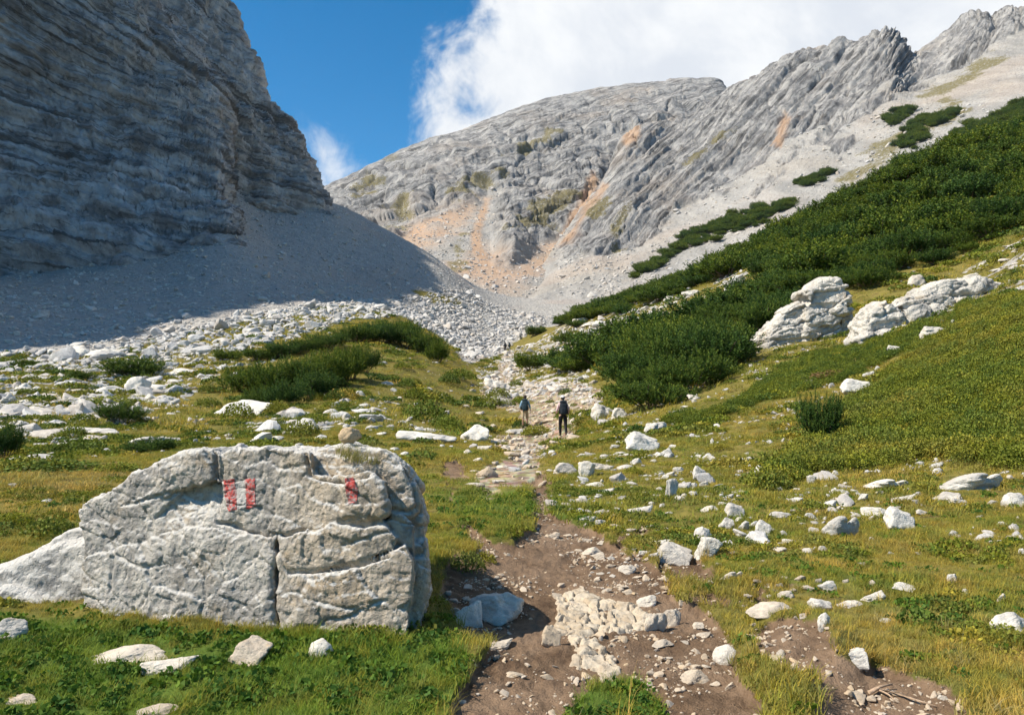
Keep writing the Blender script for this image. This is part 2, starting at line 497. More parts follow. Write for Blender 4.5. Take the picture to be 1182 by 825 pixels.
# ================================================================== terrain
# control points: photo pixel + forward distance; between them a thin-plate surface
CP = [
 (591,825,3.85),(300,825,3.85),(900,825,3.85),(1182,825,3.75),(0,825,3.85),(1500,800,3.8),(-300,825,3.8),
 (591,1500,1.35),(0,1500,1.35),(1182,1500,1.35),
 (640,760,4.65),(600,690,6.0),(640,620,8.4),(600,575,11.0),(590,545,15.0),(620,515,26),(650,505,35),(606,494,44),
 (593,455,66),(588,430,95),(585,407,150),
 (0,740,4.95),(300,722,5.2),(0,620,8.4),(60,575,11.2),(60,545,14.5),(0,527,19),(150,535,17),(0,500,28),(100,500,28),
 (-250,620,8.2),(-250,520,20),(-250,440,55),(-250,400,75),
 (100,450,50),(0,455,46),(0,415,72),(100,412,72),(200,395,82),(280,372,95),(200,440,55),(0,370,98),(100,350,122),(0,325,148),(190,298,158),
 (-250,330,120),
 (300,340,130),(300,270,190),(240,205,208),(380,240,224),(265,272,166),(430,265,232),(400,310,190),(500,300,225),(480,330,195),(380,350,130),
 (450,395,78),(410,400,72),(520,425,72),(545,440,78),(400,440,52),(330,430,55),(330,480,36),(490,490,31),(520,510,25),(440,470,37),(250,480,36),
 (480,368,120),(520,400,118),(560,350,232),(600,380,182),(640,345,290),(560,405,130),(610,350,270),
 (520,640,6.9),(520,560,12.5),
 (700,640,7.6),(760,600,9.5),(700,560,12.5),(760,500,22),(720,475,32),(680,470,40),(660,440,60),(660,405,95),(640,385,140),
 (900,720,5.4),(900,640,7.4),(900,590,9.8),(1182,700,5.6),(1182,590,8.8),(1050,550,12),(900,540,14.2),(1182,530,12.2),(1000,500,16.5),(950,505,17.2),
 (1182,440,16.5),(1100,430,20),(1182,365,22.5),(1050,400,27),(900,450,26),(920,400,38),(850,430,35),(980,395,37),(1060,345,40),(1150,320,41),(1182,280,44),
 (1500,600,8),(1500,440,14),(1500,300,25),(1500,200,48),
 (820,430,38),(850,395,44),(1000,322,53),(1100,300,53),(1182,258,54),
 (760,415,55),(850,340,72),(740,385,80),(700,395,85),(1000,270,75),(1182,200,78),
 (1182,162,105),(1120,165,112),(1060,190,115),(1000,222,118),(960,245,120),(900,272,125),(850,297,130),(760,335,145),(700,352,155),(650,373,160),
 (650,378,200),(760,345,200),(850,312,200),(960,262,200),(1060,210,200),(1182,180,190),(1500,90,150),
 (760,335,330),(850,310,330),(1000,270,330),(1182,225,330),(1500,160,330),(640,347,330),(560,338,330),(460,290,330),(380,262,330),(200,250,300),(0,250,250),(-250,240,220),(-250,240,330),
]
def _cpxyz():
    out = []
    for px, py, D in CP:
        p = at(px, py, D)
        out.append(p)
    return np.array(out)
_C = _cpxyz()
_uc = np.stack([_C[:, 0] / _C[:, 1] * 2.6, np.log(_C[:, 1])], 1)
_q = _C[:, 2] / _C[:, 1]
def _tps(r2):
    return 0.5 * r2 * np.log(r2 + 1e-12)
_n = len(_uc)
_K = _tps(((_uc[:, None] - _uc[None]) ** 2).sum(-1)) + np.eye(_n) * 0.004
_Pm = np.concatenate([np.ones((_n, 1)), _uc], 1)
_A = np.block([[_K, _Pm], [_Pm.T, np.zeros((3, 3))]])
_w = np.linalg.solve(_A, np.concatenate([_q, np.zeros(3)]))

def tps_q(u, lnD):
    x = np.stack([u * 2.6, lnD], 1).astype(f32)
    out = np.zeros(len(x), f32)
    for s in range(0, len(x), 60000):
        xs = x[s:s + 60000]
        r2 = (xs[:, 0:1] - _uc[None, :, 0].astype(f32)) ** 2
        r2 += (xs[:, 1:2] - _uc[None, :, 1].astype(f32)) ** 2
        k = 0.5 * r2 * np.log(r2 + 1e-12)
        out[s:s + 60000] = k @ _w[:_n].astype(f32) + _w[_n] + xs @ _w[_n + 1:].astype(f32)
    return out

# polar grid: columns by bearing, rows by distance
US = np.concatenate([np.linspace(-1.5, -0.72, 70, endpoint=False), np.linspace(-0.72, 0.72, 860), np.linspace(0.72, 1.5, 71)[1:]])
LD = np.concatenate([np.linspace(math.log(0.9), math.log(3.4), 60, endpoint=False), np.linspace(math.log(3.4), math.log(335), 800)])
NC, NR = len(US), len(LD)
GU, GL = np.meshgrid(US, LD)
# smooth on a coarse grid then interpolate (thin-plate is smooth)
cU = np.linspace(-1.5, 1.5, 241); cL = np.linspace(LD[0], LD[-1], 241)
_cu, _cl = np.meshgrid(cU, cL)
_cq = tps_q(_cu.ravel(), _cl.ravel()).reshape(_cu.shape)
def bil(A, xs, ys, x, y):
    """bilinear lookup on a rectilinear grid A[y,x]"""
    i = np.clip(np.searchsorted(xs, x) - 1, 0, len(xs) - 2); j = np.clip(np.searchsorted(ys, y) - 1, 0, len(ys) - 2)
    tx = np.clip((x - xs[i]) / (xs[i + 1] - xs[i]), 0, 1); ty = np.clip((y - ys[j]) / (ys[j + 1] - ys[j]), 0, 1)
    return (A[j, i] * (1 - tx) + A[j, i + 1] * tx) * (1 - ty) + (A[j + 1, i] * (1 - tx) + A[j + 1, i + 1] * tx) * ty
gD = np.exp(GL).ravel(); gU = GU.ravel()
gx = gU * gD; gy = gD.copy()
gz = bil(_cq, cU, cL, gU, GL.ravel()) * gD
P0 = np.stack([gx, gy, gz], 1)
gpx, gpy = project(P0)
XY = np.stack([gx, gy, np.zeros_like(gx)], 1)

# ---- zones of the ground cover (photo outlines, edges broken up by noise)
nA = fbm(XY / 0.45, 4); nB = fbm(XY / 2.5, 4); nC = fbm(XY / 14.0, 4)
pxm = F_PX / gD                                 # pixels per metre
wob = nA * np.minimum(14, 0.22 * pxm) + nB * np.minimum(30, 0.8 * pxm)
def zone(poly, soft=6, w=1.0):
    poly = np.asarray(poly, float)
    out = np.zeros(len(gpx), f32)
    m = (gpx > poly[:, 0].min() - 60) & (gpx < poly[:, 0].max() + 60) & (gpy > poly[:, 1].min() - 60) & (gpy < poly[:, 1].max() + 60)
    out[m] = sstep(soft, -soft, poly_sd(gpx[m], gpy[m], poly) + wob[m] * w)
    return out
near = gD < 20
dirt = zone([(520,900),(525,800),(538,760),(572,727),(604,700),(592,668),(565,648),(545,632),(560,622),(590,620),(612,604),(606,580),(614,555),(622,532),(636,532),(632,562),(646,588),(680,608),(705,626),(738,642),(762,656),(776,682),(800,700),(822,722),(838,750),(848,782),(872,805),(905,840),(905,900)], 5)
dirt = np.maximum(dirt, zone([(650,800),(668,790),(700,782),(745,790),(772,812),(785,900),(640,900)], 6) * -0 + 0)
isl = zone([(655,900),(662,812),(690,788),(730,784),(762,808),(775,900)], 6)
dirt = np.maximum(dirt * (1 - isl), 0)
dirt = np.maximum(dirt, zone([(930,800),(958,770),(1010,762),(1085,782),(1118,800),(1112,900),(950,900)], 6))
dirt = np.maximum(dirt, zone([(876,738),(905,722),(945,727),(968,750),(955,790),(905,792),(880,770)], 6) * 0.85)
dirt = np.maximum(dirt, zone([(690,596),(742,604),(782,642),(850,656),(935,668),(1000,676),(1022,694),(960,712),(880,706),(800,692),(742,662)], 8) * sstep(-0.10, 0.22, nA + 0.3 * nB))
dirt = np.maximum(dirt, zone([(512,533),(532,530),(535,558),(520,572),(508,560)], 4))
dirt = np.maximum(dirt, zone([(505,595),(545,598),(572,622),(562,640),(525,618)], 4))
dirt = np.maximum(dirt, zone([(520,640),(600,650),(602,720),(540,745),(515,690)], 5))
dirt = np.maximum(dirt, zone([(765,630),(800,640),(815,655),(790,668),(762,655)], 5))
gravel = np.zeros_like(dirt)
for poly in ([(540,565),(560,540),(590,525),(560,515),(575,500),(615,497),(630,505),(660,492),(668,505),(640,512),(622,520),(628,545),(600,560),(570,575)],
             [(596,500),(600,478),(560,468),(555,450),(572,430),(578,410),(590,405),(600,412),(596,432),(585,445),(600,465),(640,470),(665,490),(655,508),(620,505)],
             [(590,440),(640,440),(700,450),(690,470),(620,472)]):
    gravel = np.maximum(gravel, zone(poly, 5, 0.7))
scree = np.zeros_like(dirt)
for poly in ([(-900,418),(0,412),(110,408),(230,385),(300,362),(420,352),(470,366),(510,390),(540,420),(575,412),(592,396),(625,372),(648,352),(660,335),(700,300),(700,100),(-900,100)],):
    scree = np.maximum(scree, zone(poly, 5, 0.8))
scree = np.maximum(scree, zone([(-900,440),(0,428),(120,425),(210,440),(190,470),(110,492),(0,510),(-900,530)], 8) * sstep(0.02, 0.25, nB + 0.5 * nA) * 0.9)
scree = np.maximum(scree, sstep(190, 215, gD))
turf_patch = zone([(470,333),(520,340),(540,352),(500,350)], 4, .5)  # scree gives way to turf inside this outline
scree *= 1 - 0.9 * turf_patch
rightrock = zone([(640,375),(700,352),(760,333),(870,300),(860,335),(780,368),(700,392),(640,400)], 6) * sstep(-0.05, 0.2, nB)
rightrock = np.maximum(rightrock, zone([(1040,345),(1100,315),(1182,270),(1400,230),(1400,330),(1182,345),(1110,360)], 6) * sstep(0.0, 0.25, nB + 0.4 * nA))
scree = np.maximum(scree, rightrock * 0.9)
lush = zone([(-400,700),(0,700),(120,712),(250,725),(420,728),(520,715),(545,770),(520,830),(560,1200),(-400,1200)], 14)
lush = np.maximum(lush, zone([(660,780),(770,780),(800,900),(640,900)], 8))
lush = np.maximum(lush, zone([(500,570),(580,560),(640,570),(690,600),(640,620),(520,625)], 10) * 0.8)
lush = np.maximum(lush, 0.55 * zone([(800,640),(1182,620),(1182,825),(780,825)], 25) * sstep(-0.1, 0.3, nB + nA * .5))
yellow = zone([(-400,535),(0,535),(140,540),(220,560),(110,600),(0,630),(-400,650)], 8)

# ---- relief
z = gz.copy()
fade = sstep(2.0, 6.0, gD)
z += 0.06 * nA * np.clip(1 - scree, 0.3, 1)
z += 0.14 * nB * sstep(4, 12, gD)
z += (0.45 * nC) * sstep(18, 50, gD)
hum = fbm(XY / 0.16, 3)
z += 0.018 * hum * sstep(30, 10, gD)
z += scree * (0.22 * fbm(XY / 1.7, 3, 0.6) + 0.8 * fbm(XY / 9, 4)) * sstep(30, 80, gD)
z -= (0.075 + 0.03 * fbm(XY / 0.09, 3) + 0.04 * fbm(XY / 0.7 + 3, 3)) * sstep(0.25, 0.8, dirt) * near
z -= 0.05 * gravel * sstep(60, 20, gD)
# the broken turf mound beside the trail, lower right
md = zone([(868,745),(900,712),(950,716),(985,745),(985,790),(940,812),(880,800)], 25, 0.3)
z += 0.10 * md
P1 = np.stack([gx, gy, z], 1)
GZ = z.reshape(NR, NC)
gm_list = dict(dirt=dirt, gravel=gravel, scree=scree, lush=lush)
GM = {k: v.reshape(NR, NC) for k, v in dict(gm_list, yellow=yellow).items()}
def gz_at(x, y):
    x = np.asarray(x, float); y = np.asarray(y, float)
    return bil(GZ, US, LD, x / y, np.log(y))
def gm_at(k, x, y):
    return bil(GM[k], US, LD, np.asarray(x) / np.asarray(y), np.log(np.asarray(y)))

def hit(px, py, dmin=3.0):
    """ground point under a photo pixel (first crossing along the ray)"""
    d = FWD + np.array([1.0, 0, 0]) * ((px - 591) / F_PX) + UP * ((412.5 - py) / F_PX)
    u = d[0] / d[1]
    i = min(max(np.searchsorted(US, u) - 1, 0), NC - 2); t = min(max((u - US[i]) / (US[i + 1] - US[i]), 0), 1)
    col = GZ[:, i] * (1 - t) + GZ[:, i + 1] * t
    D = np.exp(LD)
    diff = CAM[2] + d[2] / d[1] * D - col
    k = np.argmax((diff < 0) & (D > dmin))
    if diff[k] >= 0: k = NR - 1
    k = max(k, 1)
    a, b = diff[k - 1], diff[k]
    s = a / (a - b) if a > 0 and b < 0 else 1.0
    Dh = D[k - 1] + s * (D[k] - D[k - 1])
    return np.array([u * Dh, Dh, CAM[2] + d[2] / d[1] * Dh])

# ---- split the one sheet into ground / trail / scree slope by what covers it
Fg = grid_faces(NR, NC)
fd = (np.maximum(dirt, gravel))[Fg].mean(1); fs = scree[Fg].mean(1); fD = gD[Fg].mean(1)
kind_f = np.where((fd > 0.5), 1, np.where((fs > 0.5) & (fD > 60), 2, 0))
NRM = None
for k, nm in ((0, 'ground'), (1, 'trail'), (2, 'scree_slope')):
    ff = Fg[kind_f == k]
    used = np.unique(ff); remap = np.full(len(P1), -1, np.int64); remap[used] = np.arange(len(used))
    me = mk_mesh(nm, P1[used], remap[ff], True, (M_GROUND,), {a: v[used] for a, v in gm_list.items()})
    o = link(nm, me)
    tag(o, {'ground': 'yellow green alpine turf of the valley floor and the right-hand slope', 'trail': 'brown trodden earth and gravel trail running up the valley',
            'scree_slope': 'grey slope of broken limestone scree under the cliffs'}[k and nm or nm], {'ground': 'ground', 'trail': 'path', 'scree_slope': 'slope'}[nm], None, 'structure')
# land behind the viewer, joined to the sheet's near edge
n_b = 40
bx_, by_ = np.meshgrid(np.linspace(-60, 60, n_b), np.linspace(-70, 0.95, n_b))
bz_ = -0.02 * np.ones_like(bx_) - 0.03
bm_ = mk_mesh('ground', np.stack([bx_.ravel(), by_.ravel(), bz_.ravel() + 0.2 * fbm(np.stack([bx_.ravel() / 9, by_.ravel() / 9, by_.ravel() * 0], 1), 3) * sstep(0, -8, by_.ravel())], 1), grid_faces(n_b, n_b), True, (M_GROUND,))
tag(link('ground', bm_), 'turf on the near side of the valley behind the viewpoint', 'ground', None, 'structure')
print('terrain', time.time() - T0)

# ================================================================== mountains
def crv(A, n, axis):
    """Catmull-Rom through control rows along axis 0"""
    A = np.moveaxis(np.asarray(A, float), axis, 0)
    m = len(A)
    t = np.linspace(0, m - 1 - 1e-9, n)
    i = np.floor(t).astype(int); f = (t - i).reshape(-1, *([1] * (A.ndim - 1)))
    g = lambda k: A[np.clip(k, 0, m - 1)]
    p0, p1, p2, p3 = g(i - 1), g(i), g(i + 1), g(i + 2)
    o = 0.5 * (2 * p1 + (p2 - p0) * f + (2 * p0 - 5 * p1 + 4 * p2 - p3) * f ** 2 + (3 * p1 - p0 - 3 * p2 + p3) * f ** 3)
    return np.moveaxis(o, 0, axis)

def strata(L, P, layers, seed, wob=0.55, alng=0.55):
    d = np.zeros(len(L), f32)
    for q, (period, amp) in enumerate(layers):
        k = L / period + wob * fbm(P / (period * 7.0), 3) + 11.3 * q
        i = np.floor(k); f = k - i
        # the bed's own protrusion changes along it where joints cut it
        along = fbm(P / (period * 3.2) + i[:, None] * 3.7, 2)
        r = hash1(i, seed + q); r2 = hash1(i + 1, seed + q)
        prof = r + (r2 - r) * sstep(0.72, 1.0, f) + alng * along
        groove = np.exp(-((f - 0.04) / 0.09) ** 2)
        d += amp * (prof - 0.5) - 0.42 * amp * groove
    return d

def vor2(a, b, seed):
    """cells in two coordinates: each point's cell value and its distance to the cell border"""
    ia, ib = np.floor(a), np.floor(b)
    f1 = np.full(len(a), 9.0, f32); f2 = np.full(len(a), 9.0, f32); r = np.zeros(len(a), f32)
    for da in (-1, 0, 1):
        for db in (-1, 0, 1):
            ca, cb = ia + da, ib + db
            k = ca * 7919 + cb * 104729
            d = np.hypot(ca + hash1(k, seed) - a, cb + hash1(k, seed + 1) - b).astype(f32)
            v = hash1(k, seed + 2)
            c = d < f1
            f2 = np.where(c, f1, np.minimum(f2, d)); r = np.where(c, v, r); f1 = np.where(c, d, f1)
    return r, f2 - f1

def crags(a, b, levels, P, seed):
    o = np.zeros(len(a), f32)
    for q, (sa, sb, amp) in enumerate(levels):
        w1 = 0.35 * fbm(P / (sa * .9) + 7 * q, 3); w2 = 0.35 * fbm(P / (sb * 1.6) + 3 + 5 * q, 3)
        r, e = vor2(a / sa + w1, b / sb + w2, seed + 10 * q)
        o += amp * (r - 0.5) - 0.45 * amp * np.exp(-(e / 0.07) ** 2)
    return o

def sheet(cols, nu, nv):
    A = crv(np.array(cols, float), nu, 0)
    A = crv(A, nv, 1)
    V = A.reshape(-1, 3)
    return V, grid_faces(nu, nv)

# ---- the left mountain: rows foot-10 m, foot, mid, top, crest
def lcol(foot, mid, crest, back=(-34, 18, -45)):
    foot = np.array(foot, float); mid = np.array(mid, float); crest = np.array(crest, float)
    dn = foot - (mid - foot) * (14.0 / max(mid[2] - foot[2], 1))
    return [dn, foot, mid, mid + (crest - mid) * 0.5, crest, crest + np.array(back, float)]
LC = [  # crest and first columns lie out of view, shaped to cast the scree's shadow
 lcol((-150, 18, 2), (-160, 18, 65), (-187, 18, 154)),
 lcol((-140, 58, 7), (-153, 52, 68), (-182, 40, 159)),
 lcol((-122, 98, 13), (-140, 92, 65), (-170, 68, 161)),
 lcol((-108, 130, 17), (-126, 134, 64), (-157, 102, 162)),
 lcol((-97, 149, 22), (-114, 166, 66), (-151, 136, 163)),
 lcol((-82, 152, 25), (-100, 174, 67), (-146, 154, 164)),
 lcol((-67, 157, 30), (-86, 181, 69), (-138, 168, 164)),
 lcol((-59, 167, 36), (-79, 190, 73), (-131, 188, 156)),
 lcol((-66, 190, 47), (-77, 203, 78), (-124, 208, 148)),
 lcol((-73, 205, 55), (-79, 213, 82), (-116, 226, 143)),
 lcol((-63, 213, 55), (-73, 222, 82), (-107, 239, 140)),
 lcol((-51, 223, 53), (-67, 233, 82), (-94, 250, 123)),
 lcol((-58, 245, 50), (-76, 255, 80), (-104, 270, 116), (-16, 25, -5)),
 lcol((-85, 290, 46), (-105, 298, 76), (-132, 306, 100), (-16, 12, -5)),
 lcol((-110, 335, 46), (-135, 335, 76), (-160, 330, 90), (-16, 5, -5)),
]
V, Fm = sheet(LC, 700, 520)
Fm = Fm[:, ::-1]; N = vnormals(V, Fm)
# bedding: nearly level low down, tilting down to the right higher up
V32 = V.astype(f32)
tx = V[:, 0] * 0.64 + V[:, 1] * 0.77          # along the wall
up_ = sstep(30, 120, V[:, 2])
L = V[:, 2] * 1.0 + (0.14 + 0.70 * up_) * (tx - 60) + 2.5 * fbm(V32 / 45, 3)
disp = 3.2 * fbm(V32 / np.array([42, 42, 60], f32), 4) + 2.2 * fbm(V32 / np.array([9, 9, 20], f32), 4, ridged=True) - 1.5
disp += strata(L, V32, [(13, 3.0), (5.0, 2.0), (1.9, 1.0), (0.9, 0.45)], 5, 0.32)
disp += crags(tx - .3 * V[:, 2], L, [(9, 3.0, 1.3), (3.4, 1.2, 0.65), (1.3, .6, .32)], V32, 61)
disp += 0.30 * fbm(V32 / 1.1, 3)
# a dark overhung band at the foot of the wall
ov = sstep(9, 3, V[:, 2] - 22 - 0.0 * tx) * sstep(-60, -85, V[:, 0])
disp -= 3.5 * ov * sstep(140, 150, V[:, 1])
V2 = V + N * disp[:, None]
vp, vq = project(V2)
gr = sstep(0.1, 0.5, fbm(V32 / 14, 4)) * sstep(60, 20, V[:, 2]) * 0.0
me = mk_mesh('mountain', V2, Fm, True, (M_CLIFF,), dict(layer=L, scree=np.zeros(len(V)), grass=gr, orange=np.zeros(len(V))))
tag(link('mountain', me), 'steep shaded wall of layered grey limestone above the scree', 'mountain', None, 'structure')

# ---- the two far mountains
def pcol(stations, behind):
    pts = [at(*s) for s in stations]
    lo = pts[0] + (pts[0] - pts[1]) * 0.05 - np.array([0, 0, 12.0])
    return [lo] + pts + [pts[-1] + np.array(b) for b in behind]
BH = [(0, 60, -25), (0, 220, -160)]
C1 = [
 [(300,330,420),(300,285,600),(300,260,790),(300,240,930)],
 [(380,315,425),(383,262,640),(386,240,800),(390,212,950)],
 [(450,318,400),(455,268,600),(455,225,790),(452,180,980)],
 [(520,340,380),(520,262,600),(522,205,810),(522,154,1020)],
 [(580,350,370),(585,262,620),(588,195,830),(585,130,1040)],
 [(640,352,370),(640,265,640),(645,190,850),(645,113,1060)],
 [(700,350,380),(700,255,680),(700,180,870),(700,103,1070)],
 [(760,340,400),(760,240,700),(760,165,890),(760,96,1080)],
 [(828,330,420),(824,235,720),(824,160,900),(828,94,1090)],
 [(868,330,440),(864,240,760),(862,180,930),(850,128,1110)],
 [(930,330,460),(920,250,800),(915,205,960),(905,170,1140)],
]
C2 = [
 [(590,362,335),(596,350,380),(600,343,430),(604,338,470)],
 [(648,356,320),(648,312,430),(650,288,520),(652,266,600)],
 [(690,352,312),(690,290,450),(690,250,560),(692,203,680)],
 [(720,348,310),(720,278,470),(720,215,590),(724,154,720)],
 [(775,335,310),(775,255,490),(778,195,605),(782,134,745)],
 [(838,318,310),(838,215,520),(838,160,625),(840,104,765)],
 [(905,298,310),(905,180,520),(905,128,625),(905,70,765)],
 [(985,270,310),(985,165,490),(985,105,610),(985,40,755)],
 [(1030,258,308),(1030,150,475),(1030,90,600),(1030,28,745)],
 [(1060,250,305),(1060,142,465),(1060,95,600),(1058,55,745)],
 [(1115,232,300),(1115,130,450),(1115,72,590),(1115,11,725)],
 [(1182,215,290),(1182,110,430),(1182,58,560),(1182,6,700)],
 [(1270,190,280),(1270,90,415),(1270,48,540),(1270,-4,680)],
 [(1400,160,265),(1400,70,400),(1400,30,520),(1400,-5,650)],
 [(1600,120,250),(1600,50,380),(1600,20,490),(1600,0,610)],
]
def far_zone(vp, vq, V32, polys, soft=6, w=14.0):
    n = fbm(V32 / 30, 4)
    o = np.zeros(len(vp), f32)
    for p in polys:
        o = np.maximum(o, sstep(soft, -soft, poly_sd(vp, vq, p) + w * n))
    return o

# centre mountain
V, Fm = sheet([pcol(c, BH) for c in C1], 640, 460)
Fm = Fm[:, ::-1]; N = vnormals(V, Fm); V32 = V.astype(f32)
vp, vq = project(V)
scr = far_zone(vp, vq, V32, [[(425,288),(470,258),(500,245),(535,232),(562,214),(575,218),(572,262),(576,292),(590,296),(610,288),(645,262),(662,258),(720,300),(900,300),(900,420),(300,420),(300,300)],
                             [(430,262),(470,242),(480,252),(440,275)]], 12, 16)
ora = far_zone(vp, vq, V32, [[(546,262),(552,240),(560,226),(566,228),(560,250),(554,272),(562,292),(580,306),(574,312),(552,300),(544,282)], [(650,262),(668,240),(684,205),(690,212),(678,245),(660,268),(640,275)],
                             [(470,262),(520,240),(525,244),(475,272)]], 4, 7) * 0.85
ora = np.maximum(ora, scr * far_zone(vp, vq, V32, [[(520,300),(560,285),(600,300),(650,270),(665,262),(655,290),(610,320),(560,335)], [(430,285),(480,255),(545,225),(556,228),(530,262),(470,290)]], 14, 22) * .72)
gra = far_zone(vp, vq, V32, [[(440,258),(470,232),(478,238),(450,275)], [(520,278),(535,268),(538,300),(522,305)], [(585,270),(620,240),(650,225),(668,235),(640,258),(600,275)],
                             [(400,222),(430,205),(445,215),(415,235)], [(590,175),(640,150),(650,165),(600,190)], [(520,225),(580,190),(585,205),(530,235)]], 6, 26) * 0.7
gra = np.maximum(gra, 0.55 * sstep(0.12, 0.5, fbm(V32 / 60, 4)) * sstep(90, 170, vq))
tx = V[:, 0]
L = V[:, 2] * 0.9 - 0.45 * V[:, 0] + 0.12 * V[:, 1] + 14 * fbm(V32 / 120, 3)
rock = 1 - scr
skyf = sstep(0, 1, np.clip((np.arange(len(V)) % 460) / 460.0 / 0.72, 0, 1))
rock = sstep(0.0, 1.0, rock)
disp = rock * (-9 + 18 * fbm(V32 / np.array([150, 150, 220], f32), 5, ridged=True) + 9 * fbm(V32 / np.array([45, 45, 80], f32), 4, ridged=True))
disp += rock * strata(L, V32, [(60, 6.0), (22, 3.6), (8, 1.8), (3, 0.9)], 23) + rock * (4 * fbm(V32 / np.array([34, 160, 160], f32) + 5, 4, ridged=True) + crags(V[:, 0] * .9 + V[:, 2] * .45, L, [(64, 34, 10.0), (22, 11, 3.6), (7, 4, 1.2)], V32, 71)) + rock * 1.6 * fbm(V32 / 11, 4)
disp += scr * (-3 + 5 * fbm(V32 / np.array([60, 60, 300], f32), 3) + 0.8 * fbm(V32 / 8, 3))
jr = (np.arange(len(V)) % 460) / 459.0 * 6
disp *= np.where(jr > 3.2, np.clip(1 - (jr - 3.2) / 0.9, .3, 1), 1)
V2 = V + N * disp[:, None] * 0.8
me = mk_mesh('mountain', V2, Fm, True, (M_FAR,), dict(layer=L * 0.35, scree=scr, grass=gra, orange=ora))
FSCR = [V2[(scr > .55) & (vq > 215) & (vq < 345) & (vp > 420) & (vp < 720)]]
tag(link('mountain', me), 'far grey rounded peak with pale talus and an orange gully at the valley head', 'mountain', None, 'structure')

# right mountain: slabs that dip to the left, with scree lanes between
V, Fm = sheet([pcol(c, BH) for c in C2], 900, 520)
Fm = Fm[:, ::-1]; N = vnormals(V, Fm); V32 = V.astype(f32)
vp, vq = project(V)
rockz = far_zone(vp, vq, V32, [
    [(640,290),(655,262),(690,195),(720,145),(838,90),(905,55),(985,20),(1030,10),(1060,40),(1057,62),(1030,88),(985,125),(930,152),(905,158),(880,182),(850,205),(828,222),(805,226),(780,245),(765,262),(745,272),(724,286),(702,292)],
    [(870,225),(905,180),(960,140),(1000,112),(1030,97),(1042,84),(1040,40),(1050,-10),(1182,-25),(1500,-40),(1500,10),(1182,28),(1150,45),(1110,70),(1060,98),(1010,118),(975,150),(960,162),(930,160),(905,190),(880,212)],
    [(955,165),(985,150),(990,160),(965,182)],
    ], 2.0, 15)
scr = 1 - rockz
ora = far_zone(vp, vq, V32, [[(640,285),(662,258),(690,205),(700,210),(680,250),(658,280)], [(888,160),(905,125),(910,135),(900,165)], [(715,150),(740,140),(738,155),(720,165)]], 4, 7) * 0.75
ora = np.maximum(ora, scr * 0.16 * sstep(0.0, 0.4, fbm(V32 / np.array([70, 70, 200], f32), 3)))
gra = far_zone(vp, vq, V32, [[(965,205),(1010,165),(1100,118),(1120,125),(1050,165),(985,212)], [(665,245),(690,225),(705,235),(685,255)], [(700,262),(728,232),(735,240),(712,278)],
                             [(770,205),(830,150),(850,150),(800,190)], [(1060,110),(1160,55),(1170,60),(1090,115)]], 6, 22) * 0.72
L = V[:, 2] * 0.72 - 0.86 * V[:, 0] + 0.08 * V[:, 1] + 3 * fbm(V32 / 100, 3)
disp = rockz * (-6 + 6 * fbm(V32 / np.array([120, 120, 160], f32), 4, ridged=True) + 1.5 * fbm(V32 / np.array([30, 30, 50], f32), 4, ridged=True))
disp += rockz * strata(L, V32, [(36, 12.0), (14, 7.0), (5, 2.8), (2.4, 1.1)], 41, 0.18, 0.35) + rockz * 1.0 * fbm(V32 / 9, 4) + rockz * crags(V[:, 0] * .72 + V[:, 2] * .8, L, [(90, 13, 4.5), (30, 5, 1.8), (9, 2.4, 0.8)], V32, 81)
disp += scr * (-3 + 2.0 * fbm(V32 / 50, 3) + 0.9 * fbm(V32 / 7, 4, ridged=True) + 1.6 * fbm(V32 / np.array([16, 120, 120], f32), 3, ridged=True))
V2 = V + N * disp[:, None] * 0.75
me = mk_mesh('mountain', V2, Fm, True, (M_FAR,), dict(layer=L * 0.35, scree=scr, grass=gra, orange=ora))
FARV, FARF = V2, Fm
FSCR += [V2[(scr > .55) & (vq > 120) & (vq < 340) & (vp > 640) & (vp < 1200)]]
tag(link('mountain', me), 'jagged right-hand ridge of tilted pale limestone slabs above beige scree', 'mountain', None, 'structure')
print('mountains', time.time() - T0)
